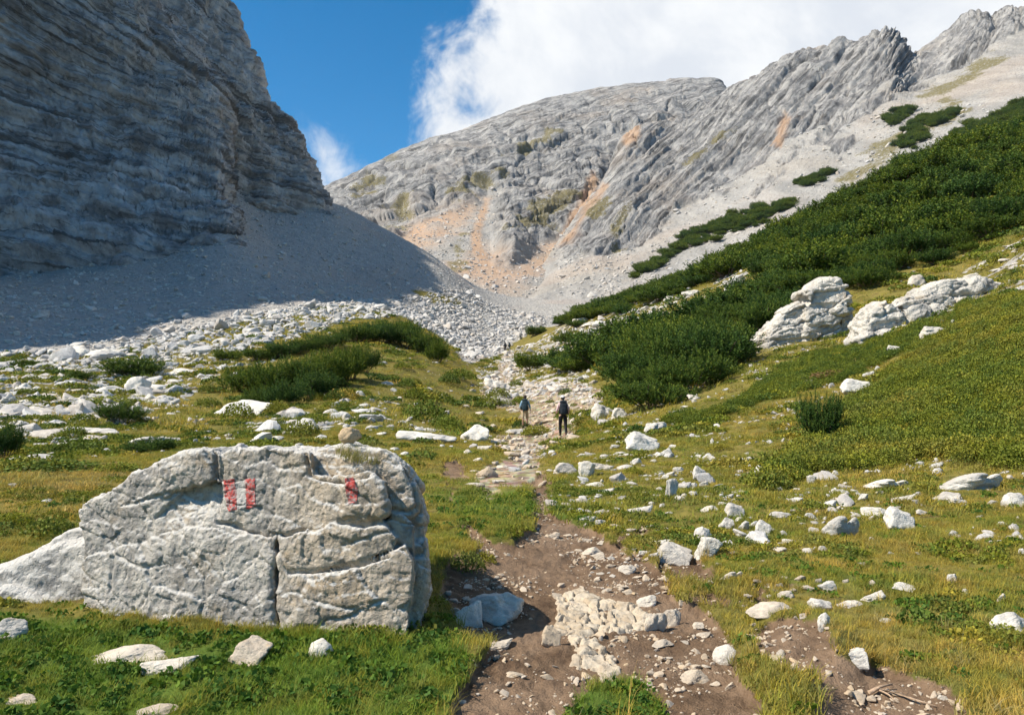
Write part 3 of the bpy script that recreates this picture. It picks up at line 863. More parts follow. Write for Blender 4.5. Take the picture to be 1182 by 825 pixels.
# ================================================================== rocks
def make_proto(seed, kind):
    r = np.random.default_rng(seed)
    n = 40
    ax = np.linspace(-1.35, 1.35, n)
    X, Y, Z = np.meshgrid(ax, ax, ax, indexing='ij')
    P = np.stack([X.ravel(), Y.ravel(), Z.ravel()], 1)
    npl = {'chunk': 15, 'round': 24, 'slab': 13, 'wedge': 10, 'lobed': 16}[kind]
    nr = r.normal(size=(npl, 3)); nr /= np.linalg.norm(nr, axis=1)[:, None]
    d = r.uniform(0.62, 0.95, npl)
    if kind == 'round': d = r.uniform(0.78, 0.9, npl)
    k = {'chunk': 26, 'round': 12, 'slab': 22, 'wedge': 34, 'lobed': 17}[kind]
    v = P @ nr.T - d
    S = np.log(np.exp(np.clip(k * v, -40, 40)).sum(1)) / k
    if kind == 'lobed':
        c2 = np.array([0.35, 0.1, -0.1]); P2 = (P - c2) * 1.25
        v2 = P2 @ nr[::-1].T - d
        S2 = np.log(np.exp(np.clip(k * v2, -40, 40)).sum(1)) / k
        P3 = (P + np.array([0.3, -0.05, 0.0])) * 1.1
        v3 = P3 @ np.roll(nr, 5, 0).T - d
        S3 = np.log(np.exp(np.clip(k * v3, -40, 40)).sum(1)) / k
        S = np.minimum(S2, S3) + 0.02
    # bedding cracks
    b = r.normal(size=3) * 0.35 + np.array([0, 0, 1.0]); b /= np.linalg.norm(b)
    lay = P @ b * r.uniform(1.6, 3.0) + r.uniform(0, 9)
    S += 0.05 * np.exp(-((lay - np.round(lay)) / 0.07) ** 2) * (0.5 + fbm(P * 1.3 + seed, 2))
    S += 0.20 * fbm(P * 1.2 + seed * 3.1, 3)
    V, Q = surface_nets(S.reshape(n, n, n).astype(float), (-1.35,) * 3, ax[1] - ax[0])
    N = vnormals(V, Q)
    V = V + N * (0.075 * fbm(V * 3.3 + seed, 3) + 0.032 * fbm(V * 9 + seed, 3, ridged=True))[:, None]
    lo, hi = V.min(0), V.max(0)
    V = (V - (lo + hi) / 2) / ((hi - lo) / 2) * 0.5         # fills -0.5..0.5 on every axis
    return mk_mesh('rock', V, Q, True, (M_ROCK,))
KINDS = ['chunk', 'chunk', 'chunk', 'chunk', 'round', 'round', 'slab', 'slab', 'slab', 'wedge', 'wedge', 'wedge', 'lobed', 'lobed', 'lobed', 'chunk']
PROTO = [make_proto(101 + i, k) for i, k in enumerate(KINDS)]
BYK = {}
for i, k in enumerate(KINDS): BYK.setdefault(k, []).append(i)
print('protos', time.time() - T0)

ROCKXY = []
def put_rock(px, by, w, h, kind, tone, label=None, group=None, name='rock', rz=None, roll=0.0, sink=0.6, cat=None):
    p = hit(px, by)
    D = p[1]
    W = w / F_PX * D; H = h / F_PX * D
    dp = W * random.uniform(0.6, 0.85)
    H = max(0.45 * H, 0.92 * H - 0.30 * dp)
    me = PROTO[random.choice(BYK[kind])]
    o = link(name, me)
    y = p[1] + dp * 0.33; x = p[0] * (y / p[1])
    zg = float(gz_at(x, y))
    Hs = H * (1 + sink)
    o.scale = (W * 1.04, dp, Hs * 1.06)
    o.rotation_euler = (random.uniform(-.15, .15), roll + random.uniform(-.22, .16) * (1 if w < 36 else .4), random.uniform(-.4, .4) if rz is None else rz)
    zg = min(zg, p[2] + 0.10 * H)
    o.location = (x, y, zg + Hs * 0.5 - H * sink)
    o['tone'] = float(np.clip(tone + random.uniform(-.1, .1), 0, 1))
    tag(o, label, cat or ('stone' if name == 'stone' else 'rock'), group)
    ROCKXY.append((x, y, W * 0.5))
    return o

# (px, base_y, width, height, kind, warmth, label)
HERO = [
 (8,740,46,34,'chunk',.15,'pale rock with a dark underside sunk in bright grass near the leaning slab'),
 (147,764,98,26,'slab',.35,'long flat pale rock in the bright green grass below the painted boulder'),
 (197,777,58,26,'slab',.15,'smaller white flat rock just below the long flat one in green grass'),
 (291,768,46,40,'wedge',.45,'angular pinkish beige rock in the grass directly below the boulder\'s tall crack'),
 (370,759,28,25,'round',.0,'small round white rock alone in the grass below the painted boulder'),
 (24,812,44,13,'slab',.4,'flat beige rock almost buried in lush grass at the bottom corner'),
 (187,826,52,13,'slab',.5,'brown half-buried rock showing through grass at the very bottom edge'),
 (571,716,62,46,'chunk',.1,'grey rock in the painted boulder\'s shadow beside the trail'),
 (541,722,34,36,'chunk',.0,'narrow grey rock wedged between the painted boulder and its shaded neighbour'),
 (575,750,33,15,'slab',.25,'flat pale rock at the edge of the boulder\'s shadow on the trail'),
 (636,745,24,27,'wedge',.6,'upright beige rock at the lower corner of the cracked bedrock'),
 (593,780,22,10,'slab',.5,'little flat beige rock lying on bare trail earth below the shadow'),
 (747,699,24,15,'chunk',.25,'blocky cream rock at the upper edge of the cracked bedrock'),
 (757,728,27,26,'lobed',.4,'pair-like cream rock beside the end of the cracked bedrock'),
 (776,722,20,22,'chunk',.4,'stubby cream rock at the grass edge by the bedrock'),
 (765,746,28,11,'slab',.5,'flat crumbling beige rock set in dark earth right of the bedrock'.replace('right of', 'beyond')),
 (801,788,40,21,'slab',.5,'broad flat tan rock on the dark earth low on the trail'),
 (838,766,29,26,'round',.2,'rounded cream rock at the tip of the grass tongue beside the trail'),
 (684,640,26,13,'slab',.45,'flat tan rock at the grassy edge of the brown trail'),
 (724,662,20,13,'chunk',.3,'domed cream rock lying on dark trail earth above the bedrock'),
 (777,650,44,34,'wedge',.05,'large white wedge rock on a bare earth patch beside the trail'),
 (764,634,34,18,'lobed',.15,'pale knobbly rock touching the back of the large white wedge'),
 (818,641,30,28,'wedge',.1,'leaning grey white rock uphill of the large white wedge'),
 (811,622,20,18,'round',.05,'rounded white rock perched above the leaning grey white rock'),
 (739,592,30,14,'slab',.1,'low white rock shaped like a shoe in the slope grass'),
 (654,547,30,20,'chunk',.2,'blocky white rock nearest the trail in the row of three'.replace('nearest the trail', 'at the trail end')),
 (677,550,22,22,'wedge',.0,'grey tilted rock in the middle of the row of three'),
 (696,543,24,12,'slab',.25,'flat cream rock at the uphill end of the row of three'),
 (688,562,24,10,'slab',.1,'flat white rock just below the row of three'),
 (700,569,20,9,'slab',-.1,'flat grey rock below the flat white rock near the trail'),
 (740,521,42,32,'wedge',-.1,'big leaning grey rock with a white lower end by the dwarf pines'),
 (757,500,28,20,'lobed',.0,'dark topped end of the big leaning grey rock under the pines'),
 (721,542,20,11,'round',.1,'white rock downhill of the big leaning grey rock'),
 (735,537,16,12,'slab',.1,'slim white rock touching its neighbour in grass below the leaning rock'),
 (775,576,18,28,'wedge',.0,'tall narrow white rock standing in the slope grass'),
 (807,554,17,20,'wedge',.0,'tilted white rock beside a dark heather clump on the slope'),
 (820,590,22,11,'slab',.1,'low cream rock in yellow grass beyond the tall narrow rock'),
 (848,598,24,22,'wedge',.05,'slanted white rock at the head of a short stone line'),
 (838,611,18,17,'chunk',.05,'chunky white rock at the foot of a short stone line'),
 (880,618,19,21,'wedge',.0,'upright oval white rock in green turf'),
 (901,597,25,11,'round',.0,'low smooth white rock in olive turf above the upright oval one'),
 (967,618,44,33,'lobed',.0,'cracked white rock split by dark lines in the middle of the turf slope'),
 (1038,611,36,34,'wedge',.0,'hooked grey rock curving over a dark hollow'),
 (1009,594,30,15,'chunk',.0,'flat topped grey white rock above the hooked rock'),
 (1022,563,46,21,'lobed',.05,'greyish rock half overgrown with dry heather'),
 (1043,578,28,10,'slab',.05,'thin white rock lying flat above the hooked rock'),
 (1117,565,70,32,'lobed',.0,'wide white rock with two smooth lobes on the turf slope'),
 (1093,576,33,12,'slab',.05,'flat grey white rock below the two-lobed rock'),
 (1172,585,34,26,'round',.0,'white rock cut by the picture edge high on the turf slope'.replace('cut by the picture edge', 'with a smooth domed top')),
 (1083,548,15,12,'round',.0,'small round white rock beside the two-lobed rock'),
 (879,555,18,22,'wedge',.0,'slender white rock standing near the juniper mat'),
 (937,559,12,15,'wedge',.0,'small upright white rock at the juniper mat\'s lower edge'),
 (844,669,26,14,'lobed',.3,'knobbly cream rock at the upper end of the stony rill'),
 (892,709,60,21,'slab',.45,'long flat beige slab overhanging bare earth'),
 (907,690,26,14,'round',.25,'smooth cream rock resting above the long flat beige slab'),
 (955,683,21,15,'wedge',.05,'toothed white rock at the turf edge of the stony rill'),
 (953,705,40,20,'lobed',.0,'white rock at the lower end of the pale ledge in turf'),
 (985,700,36,17,'slab',.1,'middle piece of the pale ledge set in turf'),
 (1008,692,34,14,'slab',.15,'thin upper piece of the pale ledge set in turf'),
 (951,725,16,20,'round',-.1,'egg-shaped grey rock propped below the pale ledge'),
 (1043,682,25,13,'wedge',.05,'jagged small white rock alone in turf above the pale ledge'),
 (986,765,29,19,'wedge',.15,'pointed white rock standing on the edge of a bare earth hollow'),
 (1168,729,58,28,'slab',.0,'big white flat rock in tall grass at the frame\'s edge'),
 (1024,719,20,8,'slab',.1,'low cream rock barely showing above the turf'),
 (1089,808,12,8,'chunk',.1,'tiny white rock on bare earth beside the dry branch'),
 # valley floor beyond the boulder
 (283,480,62,32,'wedge',-.1,'leaning white slab rock beside a dwarf pine thicket'),
 (174,515,74,26,'lobed',-.1,'long white rock behind a low dark shrub in the meadow'),
 (42,531,52,13,'slab',-.1,'low white rock at the edge of the yellow meadow'),
 (130,455,46,20,'slab',-.1,'stepped white slab rock in the rock field'),
 (160,452,30,24,'round',-.1,'rounded grey boulder rock below a dark pine bush in the rock field'),
 (92,412,34,22,'round',-.1,'large block rock at the edge of the mountain\'s shadow'),
 (120,412,40,20,'chunk',-.1,'second large block rock touching the shadow edge'),
 (215,432,48,15,'slab',-.1,'flat ledge rock in rusty grass beyond the pine bush'),
 (102,498,44,10,'slab',-.1,'thin white ledge rock snaking through the meadow'),
 (490,511,74,29,'lobed',-.05,'broad rounded white rock on the grass beyond the painted boulder'),
 (549,509,34,27,'chunk',-.05,'grey rock beside the trail next to the broad rounded white rock'),
 (398,520,60,22,'slab',-.05,'grey ledge rock peeping over the top of the painted boulder'),
 (300,512,28,18,'chunk',-.05,'grey rock among stones behind the painted boulder'),
 (573,449,32,22,'lobed',.1,'dark topped rock beside the trail bend beyond the hikers'),
 (582,459,24,13,'round',.0,'pale rock on the trail just beyond the hiker in blue'),
 (603,500,40,12,'slab',.0,'flat grey rock at the feet of the hiker in blue'),
 (633,487,20,8,'chunk',.5,'brown rock on the gravel between the two hikers'),
 (700,482,34,24,'lobed',.0,'white rock under the edge of the big pine thicket'),
 (716,482,20,17,'chunk',.0,'pale broken rock beneath the pine thicket\'s lowest boughs'),
 (1059,331,28,20,'round',.2,'smooth oval rock on the grass shelf below the pines'),
 (1085,390,46,22,'slab',.05,'tilted white slab rock in the upper edge of the juniper mat'),
 (988,455,38,26,'wedge',.0,'white jagged rock on a rust brown patch above the juniper mat'),
 (1003,437,16,12,'chunk',.0,'white rock piece above the jagged rock on the rust brown patch'),
 (1038,405,26,10,'slab',.05,'thin rock showing through the juniper above the rust brown patch'),
 (852,344,36,34,'wedge',.0,'slanting white rock plate among the pines'),
 (820,365,44,20,'slab',.1,'low white ledge rock in a gap of the pines'),
]
for px, by, w_, h_, kd, tn, lb in HERO:
    put_rock(px, by, w_, h_, kd, tn, lb)
n_comp = 0
for px, by, w_, h_, kd, tn, lb in HERO:
    if px > 650 and 520 < by < 700 and n_comp < 84:
        for _ in range(random.choice((1, 2, 3, 4))):
            a = random.uniform(0, 6.28); q = random.uniform(.6, 1.25)
            ws = max(4.5, w_ * random.uniform(.15, .38))
            put_rock(px + math.cos(a) * w_ * q, by - 3 + math.sin(a) * w_ * q * .4, ws, ws * random.uniform(.4, .65), random.choice(['slab', 'chunk', 'wedge']), .08,
                     'small flat white stone scattered close around the larger white rocks of the turf slope', 'stones around the larger slope rocks', name='stone')
            n_comp += 1
print('companions', n_comp)
# the round pinkish stone on the boulder is placed after the boulder

# lesser stones one can count but not tell apart
GROUPS = []
def cluster(pts, kind, tone, label, group, jit=0):
    for (px, by, w_, h_) in pts:
        put_rock(px, by, w_, h_, random.choice(kind), tone, label, group, name='stone')
cluster([(696,627,14,7),(678,625,12,6),(639,621,16,8),(655,620,12,6),(690,645,16,9),(716,680,20,5),(700,682,14,4),(724,686,12,7),(704,599,18,8),(698,593,16,8),(710,609,15,8),(728,614,14,7),(706,612,12,6),
         (668,636,10,5),(705,655,13,6),(720,640,9,4),(735,668,10,5),(660,655,8,4),(692,663,12,4)],
        ['chunk', 'slab', 'wedge'], .45, 'cream stone on the brown earth between trail and turf above the bedrock', 'cream stones along the brown trail')
cluster([(858,612,12,14),(852,603,10,8),(911,626,16,7),(933,638,16,9),(950,636,11,9),(935,598,13,9),(925,606,9,5),(996,578,13,11),(965,549,9,8),(1101,618,12,8),(1156,606,12,5),(996,652,12,5),(1057,581,10,7),(1114,687,8,10),(1099,672,13,12),
         (1155,694,13,11),(1015,570,9,6),(899,566,9,6),(918,548,8,6),(862,534,9,7),(975,560,8,5),(1130,598,9,5),(1060,640,8,5),(1180,640,9,9),(870,560,7,5),(1028,640,7,5)],
        ['chunk', 'round', 'wedge'], .05, 'small white stone lying in the turf slope below the juniper mat', 'white stones in the turf slope')
cluster([(880,650,12,6),(897,661,10,5),(868,658,9,5),(923,671,13,9),(933,681,16,8),(874,672,13,6),(889,676,12,5),(905,668,9,5),(915,683,10,6),(863,690,12,7),(870,676,10,5),(928,712,10,6),(945,672,8,6),(1007,676,10,9),(976,672,8,5),
         (830,652,9,5),(858,700,10,5),(842,795,14,9),(803,752,10,4),(790,742,9,4),(827,760,10,6),(812,735,16,7),(806,726,14,10),(787,700,8,9),(795,768,8,5),(870,722,9,5),(772,760,9,4),(815,770,10,4)],
        ['chunk', 'slab', 'wedge'], .4, 'small cream stone in the stony rill crossing turf and bare earth', 'cream stones of the stony rill')
cluster([(758,575,10,7),(765,585,9,6),(772,593,9,5),(752,583,8,6),(760,566,12,6),(790,575,9,8),(800,563,10,9),(812,562,13,10),(800,569,10,5),(745,571,8,6),(783,545,14,9),(790,538,9,6),(770,525,13,10),(762,527,10,7),(776,517,9,6),
         (806,528,8,6),(812,500,12,7),(825,494,12,7),(822,512,5,8),(862,525,5,4),(852,483,7,4),(790,470,9,4),(837,473,9,7),(703,500,12,6),(725,498,10,6),(715,513,11,7),(726,514,9,6),(714,525,16,7),(698,528,11,6),(703,535,9,7),(680,526,18,5),(665,523,9,4),(742,530,9,5),(755,533,8,5),
         (788,560,9,6),(768,552,9,6),(778,490,9,5),(845,540,8,5),(834,583,11,6),(815,575,8,5)],
        ['chunk', 'round', 'wedge', 'slab'], .05, 'small white stone in the grass slope between trail and dwarf pines', 'white stones below the pines')
cluster([(225,512,9,7),(235,513,12,6),(250,508,9,6),(262,505,11,7),(275,503,8,6),(290,495,9,6),(320,508,14,8),(335,502,11,7),(345,490,14,8),(352,480,10,7),(360,495,16,8),(372,488,11,6),(387,470,13,9),(395,478,10,6),(420,470,15,8),(416,456,11,8),(446,445,16,8),(455,452,9,6),
         (441,420,12,5),(494,452,12,8),(512,458,11,7),(470,455,7,4),(430,496,15,8),(440,502,12,6),(455,520,12,7),(467,525,10,6),(410,505,14,8),(325,516,12,6),(240,500,7,5),(310,522,9,6),(370,507,14,9),(427,508,11,7),(345,515,10,6),(400,493,9,6),(500,470,8,5),(515,478,9,6),(480,468,7,5)],
        ['chunk', 'round', 'slab'], -.05, 'grey white stone scattered on the grassy hillock behind the painted boulder', 'stones on the grassy hillock')
cluster([(560,520,16,9),(572,512,13,8),(585,518,12,7),(597,509,13,7),(607,518,10,5),(553,533,14,8),(540,523,12,8),(563,505,11,6),(590,530,12,6),(605,528,12,6),(580,540,14,6),(595,543,12,5),(610,540,10,5),(569,493,10,6),(553,478,14,6),(565,466,12,7),(590,474,14,5),(615,481,12,5),(640,475,12,6),(628,464,11,6),
         (600,452,12,7),(612,446,11,6),(622,455,12,6),(640,452,14,8),(655,458,13,7),(652,445,15,8),(668,452,12,8),(680,462,9,5),(600,438,10,6),(590,424,8,6),(575,418,9,5),(566,425,10,6),(553,430,9,5),(635,440,10,5),(660,470,11,6),(672,480,11,7),(662,487,9,7),(545,452,9,5),(538,470,8,5),(585,408,9,6),(600,402,8,5),(577,402,12,6),(548,545,12,5),(620,505,8,4),(575,556,16,5),(548,560,20,6),(556,552,9,4)],
        ['chunk', 'round', 'slab', 'lobed'], .3, 'pale stone along the rough stony trail around the hikers', 'stones of the rough trail')
for k_ in range(125):
    for _ in range(50):
        x = random.uniform(-60, 225); y = random.uniform(402, 528)
        if poly_sd(np.array([x]), np.array([y]), [(0,420),(120,416),(215,402),(240,430),(205,470),(150,490),(90,515),(0,530),(-60,530),(-60,425)])[0] < 0: break
    s = (y - 380) / 70.0
    w_ = random.uniform(8, 22) * min(1.1, 0.55 + 0.35 * s)
    put_rock(x, y, w_, w_ * random.uniform(.4, .6), random.choice(['slab', 'slab', 'chunk', 'lobed', 'round']), -.1, 'white limestone rock in the dense rock field below the shaded wall', 'rocks of the rock field')
for k_ in range(30):
    x = random.uniform(645, 800)
    y = 395 - (x - 645) * 0.25 + random.uniform(-22, 12)
    w_ = random.uniform(10, 24)
    put_rock(x, y, w_, w_ * random.uniform(.4, .65), random.choice(['slab', 'chunk', 'lobed', 'wedge']), .0, 'white rock breaking through grass between the bands of dwarf pine', 'rocks between the pine bands')
for k_ in range(38):
    x = random.uniform(1095, 1190)
    y = 350 - (x - 1095) * 0.62 + random.uniform(-20, 16)
    w_ = random.uniform(7, 20)
    put_rock(x, y, w_, w_ * random.uniform(.35, .6), random.choice(['slab', 'chunk', 'wedge']), .05, 'pale rock on the grass bank between pines and juniper mat', 'rocks on the upper grass bank')
print('rocks', time.time() - T0, len(ROCKXY))

# ================================================================== block-built rock: union of rounded blocks, split by joints
def block_rock(blocks, D0, bounds, h, yr, lean=0.0, zb=0.0, rad=0.04, extra=None, turn=0.0, uc=0.0):
    """blocks: (outline in photo pixels read at distance D0, front offset, back offset[, radius])"""
    (x0, x1, y0_, y1_) = bounds
    Xc = uc * D0
    dl = lambda px: (D0 + turn * Xc) / (1 + turn * (px - 591) / F_PX)      # the face's distance at a photo column
    ax = np.arange(at(x0, 400, dl(x0))[0], at(x1, 400, dl(x1))[0], h)
    az = np.arange(at(500, y1_, D0)[2], at(500, y0_, D0)[2], h)
    ay = np.arange(yr[0], yr[1], h)
    X2, Z2 = np.meshgrid(ax, az, indexing='ij')
    Dg = D0 - turn * (X2 - Xc); _q = np.stack([X2.ravel(), Dg.ravel(), Z2.ravel()], 1)
    PXg, PYg = (a.reshape(X2.shape) for a in project(_q))
    wj = fbm(_q / (h * 12), 3).reshape(X2.shape) * h * 1.6
    F_ = None
    Yg = ay[None, :, None].astype(f32)
    for b in blocks:
        poly = [(at(px, py, dl(px))[0], at(px, py, dl(px))[2]) for px, py in b[0]]
        r = b[3] if len(b) > 3 else rad
        d2 = (poly_sd(X2, Z2, poly) + wj + r).astype(f32)
        yf = (D0 + b[1] + lean * (Z2 - zb) - turn * (X2 - Xc)).astype(f32)
        if len(b) > 4: yf = yf + b[4](PXg, PYg).astype(f32)
        if extra is not None: yf = yf + extra(X2, Z2).astype(f32)
        dy = np.maximum(yf[:, None, :] - Yg, Yg - (D0 + b[2] - turn * (X2 - Xc) * 0.5)[:, None, :].astype(f32)) + r
        d2b = d2[:, None, :]
        s = np.minimum(np.maximum(d2b, dy), 0) + np.sqrt(np.maximum(d2b, 0) ** 2 + np.maximum(dy, 0) ** 2) - r
        F_ = s if F_ is None else np.minimum(F_, s)
    return surface_nets(F_, (ax[0], ay[0], az[0]), h)

# ---- the painted boulder
BD = 5.3
AF = [(86,588),(106,574),(130,559),(165,537),(205,523),(238,517),(249,526),(250,556),(253,601),(285,607),(317,618),(315,690),(322,724),(326,760),(276,770),(165,760),(100,752),(98,650),(92,612)]
BKE = [(247,526),(262,518),(300,516),(352,522),(358,549),(398,557),(424,547),(440,556),(447,585),(441,601),(459,621),(456,634),(420,650),(380,658),(334,662),(322,642),(319,619),(300,613),(252,604),(249,560)]
D_ = [(319,620),(331,657),(380,656),(430,645),(468,630),(480,650),(476,705),(466,760),(430,770),(336,770),(325,700)]
T1 = [(350,519),(395,512),(440,510),(466,522),(480,545),(446,553),(424,546),(398,556),(356,548)]
F1 = [(438,528),(468,526),(484,560),(482,590),(462,607),(446,590),(440,556)]
F2 = [(446,589),(484,576),(494,610),(493,640),(475,652),(456,626)]
F3 = [(466,632),(494,622),(498,655),(496,692),(484,750),(460,750)]
CO = [(104,604),(150,560),(240,527),(350,522),(440,520),(474,560),(484,620),(488,690),(470,760),(110,750)]
def f_left(X, Y):
    # overhang: the face drops back under a line near the middle block and eases out downwards and to the far end
    ln = np.interp(X, [150, 176, 199, 225, 252], [592, 574, 567, 559, 556]) + 3 * np.sin(X * .31)
    return 0.085 * sstep(-1.0, 2.0, Y - ln) * sstep(70, 5, Y - ln) * sstep(165, 215, X)
def f_mid(X, Y):
    knob = sstep(388, 398, X) * sstep(602, 594, Y - 0.1 * (X - 395))
    lip = sstep(604, 612, Y + .12 * (X - 400)) * sstep(640, 615, Y + .15 * (X - 400))
    return -0.03 * knob + 0.02 * sstep(590, 600, Y) * sstep(612, 603, Y) * sstep(385, 400, X) - 0.015 * lip
blocks = [(AF, -.03, .9, .03, f_left), (BKE, -.015, 1.1, .022, f_mid), (D_, -.03, .95, .03),
          ([(425,604),(462,596),(478,606),(480,655),(440,662),(422,640)], .05, 1.0, .03), (T1, .10, 1.35, .05), (F1, .09, 1.1, .045), (F2, .15, .95, .04), (F3, .11, .9, .04), (CO, .09, 1.1, .05, lambda X, Y: .16 * sstep(430, 450, X)),
          ([(455,520),(470,524),(488,552),(470,560)], .3, 1.2, .04), ([(486,572),(497,600),(492,612),(470,600)], .28, 1.1, .03), ([(470,660),(496,652),(499,690),(490,760),(470,760)], .22, 1.0, .03)]
ex = lambda X, Z: 0.30 * np.maximum(0, X + 1.05) ** 2
V, Q = block_rock(blocks, BD, (70, 520, 490, 770), 0.0105, (4.7, 7.2), 0.15, 0.3, 0.03, ex, 0.30, -0.33)
# the top slopes away behind and the far end tapers
tb = np.clip(V[:, 1] - (BD - 0.30 * (V[:, 0] + 1.75)), 0, 1.4)
V[:, 2] -= (0.05 + 0.16 * sstep(-1.3, -0.6, V[:, 0])) * tb * np.clip(V[:, 2], 0, 1.2)
V[:, 0] -= 0.13 * tb * sstep(-1.5, -.7, V[:, 0])
N = vnormals(V, Q)
_r1, _e1 = vor2(V[:, 0] / .42 + .4 * fbm(V / .5, 3), V[:, 2] / .26 + .4 * fbm(V / .4 + 4, 3), 201)
_r2, _e2 = vor2(V[:, 0] / .15 + V[:, 1] / .2 + .4 * fbm(V / .2, 3), V[:, 2] / .10 + .4 * fbm(V / .2 + 4, 3), 211)
warp = 0.030 * (_r1 - .5) + 0.014 * (_r2 - .5) - .010 * np.exp(-(_e1 / .05) ** 2) - .006 * np.exp(-(_e2 / .07) ** 2)
warp += 0.045 * fbm(V / 0.48, 4) + 0.020 * fbm(V / 0.17, 4) + 0.010 * fbm(V / 0.06, 3, ridged=True) + 0.006 * fbm(V / 0.025, 2)
# scoured hollow under the overhang
hol = np.exp(-(((V[:, 0] - at(238, 580, BD)[0]) / 0.16) ** 2 + ((V[:, 2] - at(238, 578, BD)[2]) / 0.10) ** 2)) * (V[:, 1] < 5.7)
bqx, bqy = project(V)
fr_ = sstep(1.0, .5, V[:, 1] - (BD - 0.30 * (V[:, 0] + 1.75))) * sstep(.25, .65, -N[:, 1])
warp *= np.where((bqx > 425) & (bqx < 480) & (bqy > 605) & (bqy < 660), .35, 1.0)
for pts, dep, wd in [([(247,518),(249,540),(252,557)], .05, 1.8), ([(352,520),(357,548),(375,553),(398,557),(425,548)], .06, 2.0), ([(253,602),(270,606),(285,613),(318,618),(334,616),(352,611)], .05, 1.8),
                     ([(392,604),(420,606),(443,600)], .035, 2.2), ([(334,660),(380,658),(420,650),(446,640)], .05, 2.2), ([(199,566),(175,576),(140,583)], .018, 1.8), ([(135,640),(165,655),(192,650)], .014, 1.6),
                     ([(215,640),(236,665),(240,700)], .014, 1.6), ([(355,690),(400,702),(446,692)], .016, 1.6), ([(112,606),(132,640),(128,684)], .016, 1.6), ([(446,586),(470,591),(494,577)], .03, 2.6), ([(456,628),(480,641),(500,632)], .03, 2.6),
                     ([(462,526),(478,560),(484,592)], .04, 2.4), ([(280,650),(300,640),(316,655)], .012, 1.4), ([(300,530),(325,540),(352,537)], .012, 1.4), ([(395,630),(420,622),(452,612)], .016, 1.6)]:
    jx = 3.0 * fbm(V / 0.10 + 3, 3); jy = 3.0 * fbm(V / 0.10 + 9, 3)
    warp = warp - dep * np.exp(-(line_d(bqx + jx, bqy + jy, pts) / wd) ** 2) * fr_
V = V + N * warp[:, None]
N = vnormals(V, Q)
bqx, bqy = project(V)
wn = fbm(V / 0.35 + 5, 4)
warm = np.clip(sstep(290, 370, bqx) * 0.55 + .15 + 0.5 * sstep(0.05, 0.4, wn) * sstep(120, 330, bqx) + 0.25 * sstep(0.2, 0.5, fbm(V / 0.5, 3)), 0, 1) * sstep(0.8, 0.2, N[:, 2])
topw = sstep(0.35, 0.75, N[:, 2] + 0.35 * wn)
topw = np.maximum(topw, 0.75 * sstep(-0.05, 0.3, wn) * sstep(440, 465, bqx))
me = mk_mesh('boulder', V, Q, True, (M_BOULDER,), dict(warm=warm, topw=topw))
boulder = link('boulder', me)
tag(boulder, 'massive pale limestone boulder with cracked face and painted red and white trail marks', 'boulder')
bvh = BVHTree.FromPolygons([tuple(v) for v in V], [tuple(q) for q in Q])
def on_boulder(px, py):
    d = Vector(at(px, py, 1.0) - CAM).normalized()
    l, n, i, dist = bvh.ray_cast(Vector(CAM), d)
    return l, n

slab_blocks = [([(-30,668),(10,650),(55,632),(92,622),(100,640),(103,750),(60,750),(-30,750)], 0.0, .9, .05), ([(28,640),(60,618),(95,606),(100,628),(70,636)], .10, .9, .03), ([(-40,690),(20,672),(60,690),(40,760),(-40,760)], -.06, .7, .04)]
V, Q = block_rock(slab_blocks, 5.95, (-50, 112, 596, 730), 0.016, (5.4, 7.2), 0.30, 0.2, 0.04, None, 0.1, -0.58)
N = vnormals(V, Q)
V = V + N * (0.05 * fbm(V / 0.45 + 3, 4) + 0.03 * fbm(V / 0.16, 4) + 0.012 * fbm(V / 0.06, 3, ridged=True))[:, None]
N = vnormals(V, Q)
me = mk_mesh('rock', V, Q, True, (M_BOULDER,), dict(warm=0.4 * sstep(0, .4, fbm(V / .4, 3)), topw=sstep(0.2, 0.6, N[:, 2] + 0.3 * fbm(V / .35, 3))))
tag(link('rock', me), 'low pale slab of rock leaning against the painted boulder\'s far end', 'rock')
ROCKXY += [(-3.3, 6.3, .38), (-3.9, 6.3, .4)]

def paint_material(name, col, wear):
    m, t, b = new_mat(name, 0.75, 0.25)
    co = t.coord()
    n = t.noise(co, 60, 5, 0.7); n2 = t.noise(co, 16, 4, 0.6)
    worn = t.math('MULTIPLY', t.ramp(t.math('ADD', n, t.math('MULTIPLY', n2, 0.6)), 0.86 - wear, 1.02 - wear), 0.8)
    c = t.mix(t.ramp(n2, .3, .7), tuple(x * 0.8 for x in col), tuple(min(1, x * 1.12) for x in col))
    c = t.mix(worn, c, (0.30, 0.285, 0.265))
    t.l.new(c, b.inputs['Base Color'])
    t.l.new(t.bump(n, 0.5, 0.01), b.inputs['Normal'])
    return m
M_RED = paint_material('red_trail_paint', (0.42, 0.06, 0.05), 0.12)
M_REDF = paint_material('faded_red_trail_paint', (0.36, 0.07, 0.05), 0.22)
M_WHT = paint_material('white_trail_paint', (0.58, 0.55, 0.50), 0.26)
